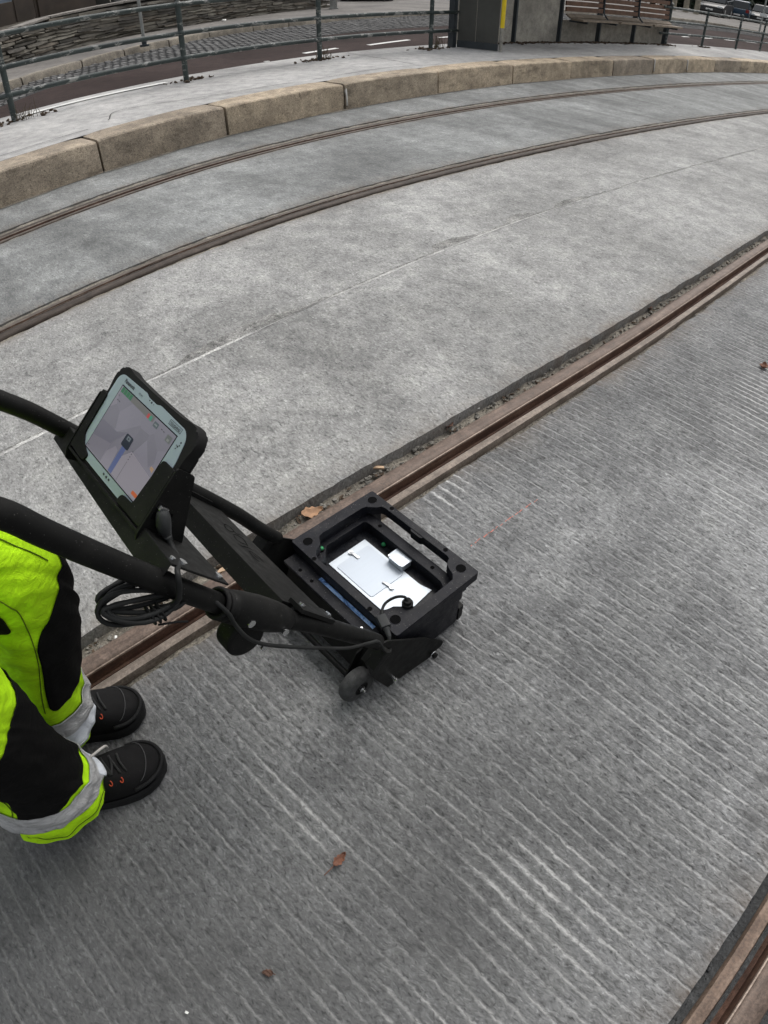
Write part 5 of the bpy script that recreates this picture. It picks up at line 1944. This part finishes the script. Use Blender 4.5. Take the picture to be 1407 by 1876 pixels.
trousers = trs.build('trousers', M['hivis'], person, True)


def patch(name, sd, mat, a0, a1, z0, z1, off=.0042, na_=72, nz=72, rnd=.12):
    """cloth panel on the leg: a0..a1 in degrees, z0/z1 may be functions of the angle; corners rounded"""
    V = []
    for i in range(na_ + 1):
        u = i / na_
        for j in range(nz + 1):
            v = j / nz
            lo, hi = (z0(u) if callable(z0) else z0), (z1(u) if callable(z1) else z1)
            # round the corners by pulling the height in near the ends
            e = min(u, 1 - u) / rnd if rnd else 1
            k = math.sqrt(max(0, 1 - (1 - min(1, e)) ** 2)) if rnd else 1
            mid = (lo + hi) / 2
            hl = (hi - lo) / 2 * (.84 + .16 * k)
            z = mid + (v - .5) * 2 * hl
            V.append(leg_pt(sd, z, rad(a0 + (a1 - a0) * u), off))
    F = grid_faces(na_ + 1, nz + 1)
    o = from_arrays(name, V, F, mat, trousers, True)
    sol = o.modifiers.new('thick', 'SOLIDIFY')
    sol.thickness = .002
    sol.offset = -1
    return o


patch('knee_panel', 'L', M['black_fabric'], -88, 115, lambda u: .268 + .02 * u, lambda u: .470 + .110 * math.sin(min(1, u * 1.7) * 1.57), rnd=.05)
patch('thigh_panel', 'L', M['black_fabric'], -165, -102, lambda u: .500 + .02 * u, lambda u: .61 - .03 * u, rnd=.1)
patch('knee_panel', 'R', M['black_fabric'], -128, 62, lambda u: .178 + .02 * math.sin(u * 3.1), lambda u: .405 + .09 * math.sin(min(1, u * 1.3) * 1.57), rnd=.06)
for sd in 'LR':
    z0 = .146 if sd == 'L' else .122
    patch('reflective_band', sd, M['reflective'], -180, 180, lambda u, z0=z0: z0 + .008 * math.sin(u * 9), lambda u, z0=z0: z0 + .070 + .008 * math.sin(u * 9 + .6), .0052, 110, 22, 0)
patch('hem_tape', 'L', M['white_tape'], -150, 60, .088, lambda u: .140 + .006 * math.sin(u * 6), .0046, 72, 20, .05)
patch('hem_tape', 'R', M['white_tape'], -10, 42, .108, .128, .0068, 24, 10, .3)
# seams
for sd, a, z0, z1 in (('L', -91, .27, .62), ('L', -30, .585, .70), ('R', -131, .18, .46), ('R', 65, .18, .50)):
    mb = MB()
    mb.tube([leg_pt(sd, z, rad(a + 26 * (z - .4)), .0014) for z in np.linspace(z0, z1, 90)], .0011, 5)
    mb.build('seam', M['thread'], trousers, True)
mb = MB()
mb.tube([leg_pt('R', .096, a, .0012) for a in np.linspace(0, 2 * math.pi, 120)], .0009, 5, False)
mb.build('seam', M['thread'], trousers, True)
# jacket above the frame
jk = MB()
rings = []
for z, cx, rx, ry in ((.97, -.950, .150, .200), (1.05, -.957, .140, .190), (1.2, -.972, .135, .190), (1.32, -.985, .140, .205), (1.41, -.985, .120, .195), (1.46, -.985, .085, .120), (1.50, -.98, .068, .072)):
    rings.append([jk.bm.verts.new((cx + rx * math.cos(a), .02 + ry * math.sin(a), z)) for a in np.linspace(0, 2 * math.pi, 40, endpoint=False)])
for r0, r1 in zip(rings, rings[1:]):
    for k in range(40):
        jk.bm.faces.new((r0[k], r0[(k + 1) % 40], r1[(k + 1) % 40], r1[k]))
for sy, sfx in ((1, 'l'), (-1, 'r')):
    pts = bez([nodes['sh' + sfx][0], nodes['el' + sfx][0], nodes['wr' + sfx][0]], 10)
    jk.tube(pts, [.075 - .038 * i / (len(pts) - 1) for i in range(len(pts))], 16)
jk.build('jacket', M['black_fabric'], person, True)


# shoes
def shoe(toe, ang, flip):
    L_ = .300
    d = Vector((math.cos(ang), math.sin(ang), 0))
    n = Vector((-d.y, d.x, 0))
    heel = Vector((*toe, 0)) - d * L_

    def P(x, y, z):
        return heel + d * x + n * (y + flip * .010 * math.sin(math.pi * min(1, max(0, x / L_))) ** 2) + Vector((0, 0, z))
    xs = np.array([0, .006, .02, .05, .09, .13, .17, .20, .23, .255, .275, .288, .296, .300])
    hw = np.array([.012, .022, .032, .037, .038, .040, .046, .051, .053, .050, .042, .031, .018, .006])
    ht = np.array([.085, .098, .105, .112, .116, .108, .096, .087, .078, .071, .064, .056, .047, .038])
    V = []
    m = 17
    for x, w, h in zip(xs, hw, ht):
        for k in range(m):
            a = math.pi * k / (m - 1)
            y = w * math.copysign(abs(math.cos(a)) ** .62, math.cos(a))
            z = .022 + (h - .022) * abs(math.sin(a)) ** .78
            V.append(P(x, y, z))
    F = grid_faces(len(xs), m)
    s_ = from_arrays('shoe', V, F, M['shoe_black'], person, True)
    sub = s_.modifiers.new('s', 'SUBSURF'); sub.levels = sub.render_levels = 1
    # sole with toe rand
    out_ = []
    for x, w in zip(xs, hw):
        out_.append((x, w + .0055))
    ring = [(x, w) for x, w in out_] + [(x, -w) for x, w in out_[::-1]]
    ring[0] = (ring[0][0] - .004, ring[0][1]); ring[-1] = (ring[-1][0] - .004, ring[-1][1])
    V = []
    for z, k in ((.0, .93), (.004, .985), (.018, 1.0), (.026, .995), (.032, .95)):
        for x, w in ring:
            V.append(P(x + (.004 if x > .29 else 0) * (z > .003), w * k, z + (.010 * max(0, (x - .24) / .06) ** 2)))
    nr = len(ring)
    F = grid_faces(5, nr, False, True) + [tuple(range(nr))[::-1]]
    so = from_arrays('sole', V, [q[::-1] for q in F], M['shoe_sole'], s_, True)
    so.data.set_sharp_from_angle(angle=rad(45))
    # toe cap: raised rubber rand round the front
    mb = MB()
    pts = []
    for x, w in [(xx, ww) for xx, ww in zip(xs, hw) if xx > .20]:
        pts.append((x, w))
    mb_path = [P(x + .001, w * .99, .040 + .004) for x, w in pts] + [P(x + .001, -w * .99, .044) for x, w in pts[::-1]]
    mb.tube(bez(mb_path, 3), .0045, 8)
    mb.build('toe_rand', M['shoe_sole'], s_, True)

    def top(x, y):
        w = float(np.interp(x, xs, hw)); h = float(np.interp(x, xs, ht))
        c_ = min(1, abs(y) / w) ** (1 / .62)
        return P(x, y, .022 + (h - .022) * max(0, math.sin(math.acos(min(1, c_)))) ** .78 + .0015)
    # seam arcs on the vamp
    for x0, hook in ((.258, .028), (.160, .012)):
        mb = MB()
        mb.tube([top(x0 + hook * math.cos(k) * 1.0 - hook * .5, .046 * math.sin(k)) for k in np.linspace(-1.4, 1.4, 25)], .0009, 5)
        mb.build('seam', M['shoe_seam'], s_, True)
    # laces zig-zag with orange eyelets on both facings
    rows = [.170, .186, .202, .218]
    mb = MB()
    for i, x in enumerate(rows):
        a_, b_ = top(x, .022), top(x + (.012 if i % 2 else -.002), -.022)
        mid = top(x + .004, 0) + Vector((0, 0, .003))
        mb.tube(bez([a_, mid, b_], 6), .0026, 7)
        if i:
            mb.tube(bez([top(rows[i - 1], .022), top((rows[i - 1] + x) / 2, 0) + Vector((0, 0, .005)), top(x, -.022)], 6), .0022, 7)
    mb.build('lace', M['lace'], s_, True)
    for x in (.194, .216):
        c = top(x, -.036)
        mb = MB()
        u = (top(x, -.032) - top(x, -.040)).normalized()
        mb.tube([c + Vector((0, 0, .001)) + u * (.0055 * math.cos(k)) + d * (.0030 * math.sin(k)) for k in np.linspace(.3, 4.6, 16)], .0011, 6)
        mb.build('eyelet', M['orange'], s_, True)
    return s_


shoe((-.603, .138), rad(-18), 1)
shoe((-.634, -.006), rad(-18), -1)
mb = MB()
mb.tube(bez([(-.765, .032, .13), (-.748, .034, .128), (-.728, .044, .115), (-.717, .058, .092), (-.716, .066, .070)], 6), .0028, 8)
mb.build('drawstring', M['lace_end'], trousers, True)
# ================================================================== SMALL THINGS ON THE GROUND
def scatter_gravel(name, label, g, o0, o1, z, s0, s1, n, rmin, rmax, mat):
    mb = MB()
    for i in range(n):
        q = random.uniform(s0, s1)
        u = random.random()
        nn_ = float(g(q)) + o0 + (o1 - o0) * (u if random.random() < .5 else u ** .5)
        r_ = rmin + (rmax - rmin) * random.random() ** 3
        mb.ico(W(q, nn_, z + r_ * .3), r_, (1, random.uniform(.6, 1), random.uniform(.4, .8)), Matrix.Rotation(random.uniform(0, 6.3), 4, 'Z'), 1, .28)
    tag(mb.build(name, mat), label, 'gravel', kind='stuff')


scatter_gravel('gravel', 'loose gravel and grit in the channel beside the near rail', gC, .060, .110, -.042, -1.2, 5.5, 1500, .0022, .010, M['gravel'])
scatter_gravel('gravel', 'grit along the inner edge of the near rail', gC, -.090, -.070, -.028, -1.0, 4.5, 350, .002, .006, M['gravel'])
scatter_gravel('gravel', 'dark grit in the bitumen strip of the corner rail', gD, .072, .086, -.020, -.5, 1.6, 90, .002, .007, M['bitumen'])

mb = MB()
for i in range(120):
    q = random.uniform(-.6, 5.0)
    r_ = random.uniform(.004, .012)
    mb.ico(W(q, float(gC(q)) + random.uniform(.062, .108), -.038), r_, (1.6, .5, .25), Matrix.Rotation(random.uniform(0, 6.3), 4, 'Z') @ Matrix.Rotation(random.uniform(-.4, .4), 4, 'X'), 1, .35)
tag(mb.build('leaf_litter', M['debris']), 'brown leaf crumbs and twigs scattered in the near rail channel', 'debris', kind='stuff')
M['dead_leaf'] = simple('dead_leaf', (.36, .21, .12), .75, var=.35, scale=25)
M['dark_leaf'] = simple('dark_dead_leaf', (.10, .052, .035), .8, var=.4, scale=25)
M['rust_leaf'] = simple('rust_red_leaf', (.17, .07, .04), .75, var=.35, scale=25)
M['splinter'] = simple('fresh_wood', (.58, .41, .27), .7, var=.25, scale=30)
M['paper'] = simple('white_paper', (.78, .78, .75), .7, var=.08)


def leaf(loc, L_, Wd, rz, mat, label, curl=.25, stem=.3):
    root = None
    nu, nv = 15, 7
    V = []
    for i in range(nu):
        u = i / (nu - 1)
        w = Wd / 2 * math.sin(math.pi * u ** .8) ** .85 * (1 + .18 * math.sin(u * 23))
        for j in range(nv):
            v = (j / (nv - 1) - .5) * 2
            V.append(((u - .5) * L_, v * w, curl * Wd * (v * v * .7 + .6 * (2 * u - 1) ** 2) + .002 + .0015 * math.sin(9 * u + 5 * v)))
    o = from_arrays('dead_leaf', V, grid_faces(nu, nv), mat, None, True)
    so = o.modifiers.new('t', 'SOLIDIFY'); so.thickness = .0006
    mb = MB(); mb.tube([(-L_ * .5, 0, curl * Wd * .6 + .002), (-L_ * (.5 + stem * .5), L_ * .03, .004), (-L_ * (.5 + stem), L_ * .07, .002)], .0009, 6)
    mb.build('stalk', mat, o, True)
    o.location = loc
    o.rotation_euler = (random.uniform(-.08, .08), random.uniform(-.08, .08), rz)
    tag(o, label, 'leaf', 'dead leaves')
    return o


def splinter(loc, L_, Wd, rz, label, tilt=0):
    mb = MB()
    pts = [(-L_ / 2, -Wd * .1), (-L_ * .2, -Wd * .5), (L_ * .2, -Wd * .42), (L_ / 2, -Wd * .35), (L_ * .46, Wd * .1), (L_ / 2 - .004, Wd * .42), (L_ * .1, Wd * .5), (-L_ * .12, Wd * .3), (-L_ * .30, Wd * .32)]
    mb.poly(pts, 'z', 0, Wd * .35, .0008)
    for v in mb.bm.verts:
        v.co.z += random.uniform(-.0012, .0012)
    o = mb.build('wood_splinter', M['splinter'])
    o.location = loc
    o.rotation_euler = (.05, tilt, rz)
    tag(o, label, 'splinter', 'wood splinters in the rail channel')
    return o


TA = CART_A
leaf(W(.795, 1.062, -.030), .068, .040, TA - .25, M['dead_leaf'], 'curled tan leaf lying in the channel above the cart box', .2, .12)
leaf(W(1.40, 1.060, -.034), .050, .030, TA + .6, M['dark_leaf'], 'dark curled leaf in the channel below the white scrap')
leaf(W(2.80, 1.015, -.034), .055, .035, TA + .9, M['dark_leaf'], 'dark leaf crumpled in the channel further up the rail')
leaf(W(2.66, .389, .004), .050, .034, TA + .2, M['rust_leaf'], 'small brown leaf at the right edge of the photo', .3, .2)
leaf(W(.192, .290, .005), .034, .017, TA + .15, M['rust_leaf'], 'rust red leaf with long stalk on the raked concrete', .35, .75)
leaf(W(-.046, .226, .004), .020, .013, TA + 2.3, M['dark_leaf'], 'tiny dark leaf on the concrete near the bottom edge', .15, .2)
splinter(W(.500, 1.060, -.022), .088, .018, TA - .12, 'long pale wood splinter beside the rail behind the cross plate', -.12)
splinter(W(.592, 1.064, -.030), .040, .013, TA - .05, 'short wood splinter next to the cart fork')
splinter(W(1.066, 1.072, -.028), .058, .012, TA - 1.05, 'slim wood splinter leaning at the slab edge above the box', -.2)
mb = MB(); mb.tube([(0, 0, 0), (.008, .001, .0015), (.017, .0, .001)], .0036, 10)
o = mb.build('cigarette_butt', M['paper'], None, True); o.location = W(.147, 1.066, -.030); o.rotation_euler = (0, -.2, TA + 1.2)
tag(o, 'white cigarette butt in the channel next to the trousers', 'cigarette butt')
mb = MB(); mb.box((0, 0, 0), (.020, .013, .0012), None, 0)
bmesh.ops.subdivide_edges(mb.bm, edges=mb.bm.edges[:], cuts=2)
for v in mb.bm.verts:
    v.co.z += random.uniform(-.002, .002)
o = mb.build('paper_scrap', M['paper']); o.location = W(1.545, 1.056, -.030); o.rotation_euler = (.2, .1, .4)
tag(o, 'white paper scrap in the rail channel', 'paper scrap')
for q, n, s_, lab in ((-.20, .269, .006, 'pale chip of litter on the bottom edge of the concrete'), (5.75, 8.25, .07, 'white litter scrap on the road left of the lane dash'), (4.6, 7.85, .08, 'flat white litter scrap on the road behind the railing'), (9.1, 15.2, .12, 'white paper on the far sidewalk below the stone wall'), (3.75, 10.75, .05, 'small white scrap on the street kerb')):
    mb = MB(); mb.box((0, 0, 0), (s_, s_ * .6, s_ * .12), None, 0)
    bmesh.ops.subdivide_edges(mb.bm, edges=mb.bm.edges[:], cuts=2)
    for v in mb.bm.verts:
        v.co += Vector((random.uniform(-.1, .1), random.uniform(-.1, .1), random.uniform(-.1, .2))) * s_
    o = mb.build('paper_scrap', M['paper'])
    z_ = .004 if n < 5 else float(zsn(q, n)) + (.13 if n > kb2(q) else .01)
    o.location = W(q, n, z_)
    o.rotation_euler = (0, 0, random.uniform(0, 3))
    tag(o, lab, 'paper scrap')
# faint broken red line on the slab ahead of the cart
M['red_line'] = simple('dull_red', (.50, .17, .13), .9, var=.25, scale=60, coord='world')
V, F = [], []
q = 1.0
while q < 1.285:
    ln = random.uniform(.004, .018)
    n = .640 - (q - 1.0) * .088 + random.uniform(-.0015, .0015)
    zz = [float(relief(np.array([x]), np.array([n]))[0][0]) + .0007 for x in (q, q + ln)]
    b0 = len(V)
    w = random.uniform(.0006, .0015)
    V += [W(q, n - w, zz[0]), W(q + ln, n - w, zz[1]), W(q + ln, n + w, zz[1]), W(q, n + w, zz[0])]
    F.append((b0, b0 + 1, b0 + 2, b0 + 3))
    q += ln + random.uniform(.001, .012)
tag(from_arrays('broken_red_line', V, F, M['red_line']), 'faint broken red line on the concrete right of the box', 'chalk line')
# small weeds and moss at post feet
M['weed'] = simple('dry_weed', (.075, .06, .03), .9, var=.4, coord='world')
for i, (q, n) in enumerate(((2.02, 6.80), (5.66, 6.86), (7.72, 6.95))):
    mb = MB()
    for k in range(26):
        a = random.uniform(0, 6.28); h_ = random.uniform(.05, .2)
        b = W(q, n, PZ) + Vector((random.gauss(0, .05), random.gauss(0, .05), 0))
        mb.tube([b, b + Vector((math.cos(a) * .015, math.sin(a) * .015, h_ * .6)), b + Vector((math.cos(a) * .05, math.sin(a) * .05, h_))], [.003, .0025, .001], 4)
    tag(mb.build('dry_weed', M['weed']), 'dry weed tuft at the foot of the railing post %s' % ('at the left edge', 'in the middle', 'next to the shelter')[i], 'weed', 'dry weeds along the railing')
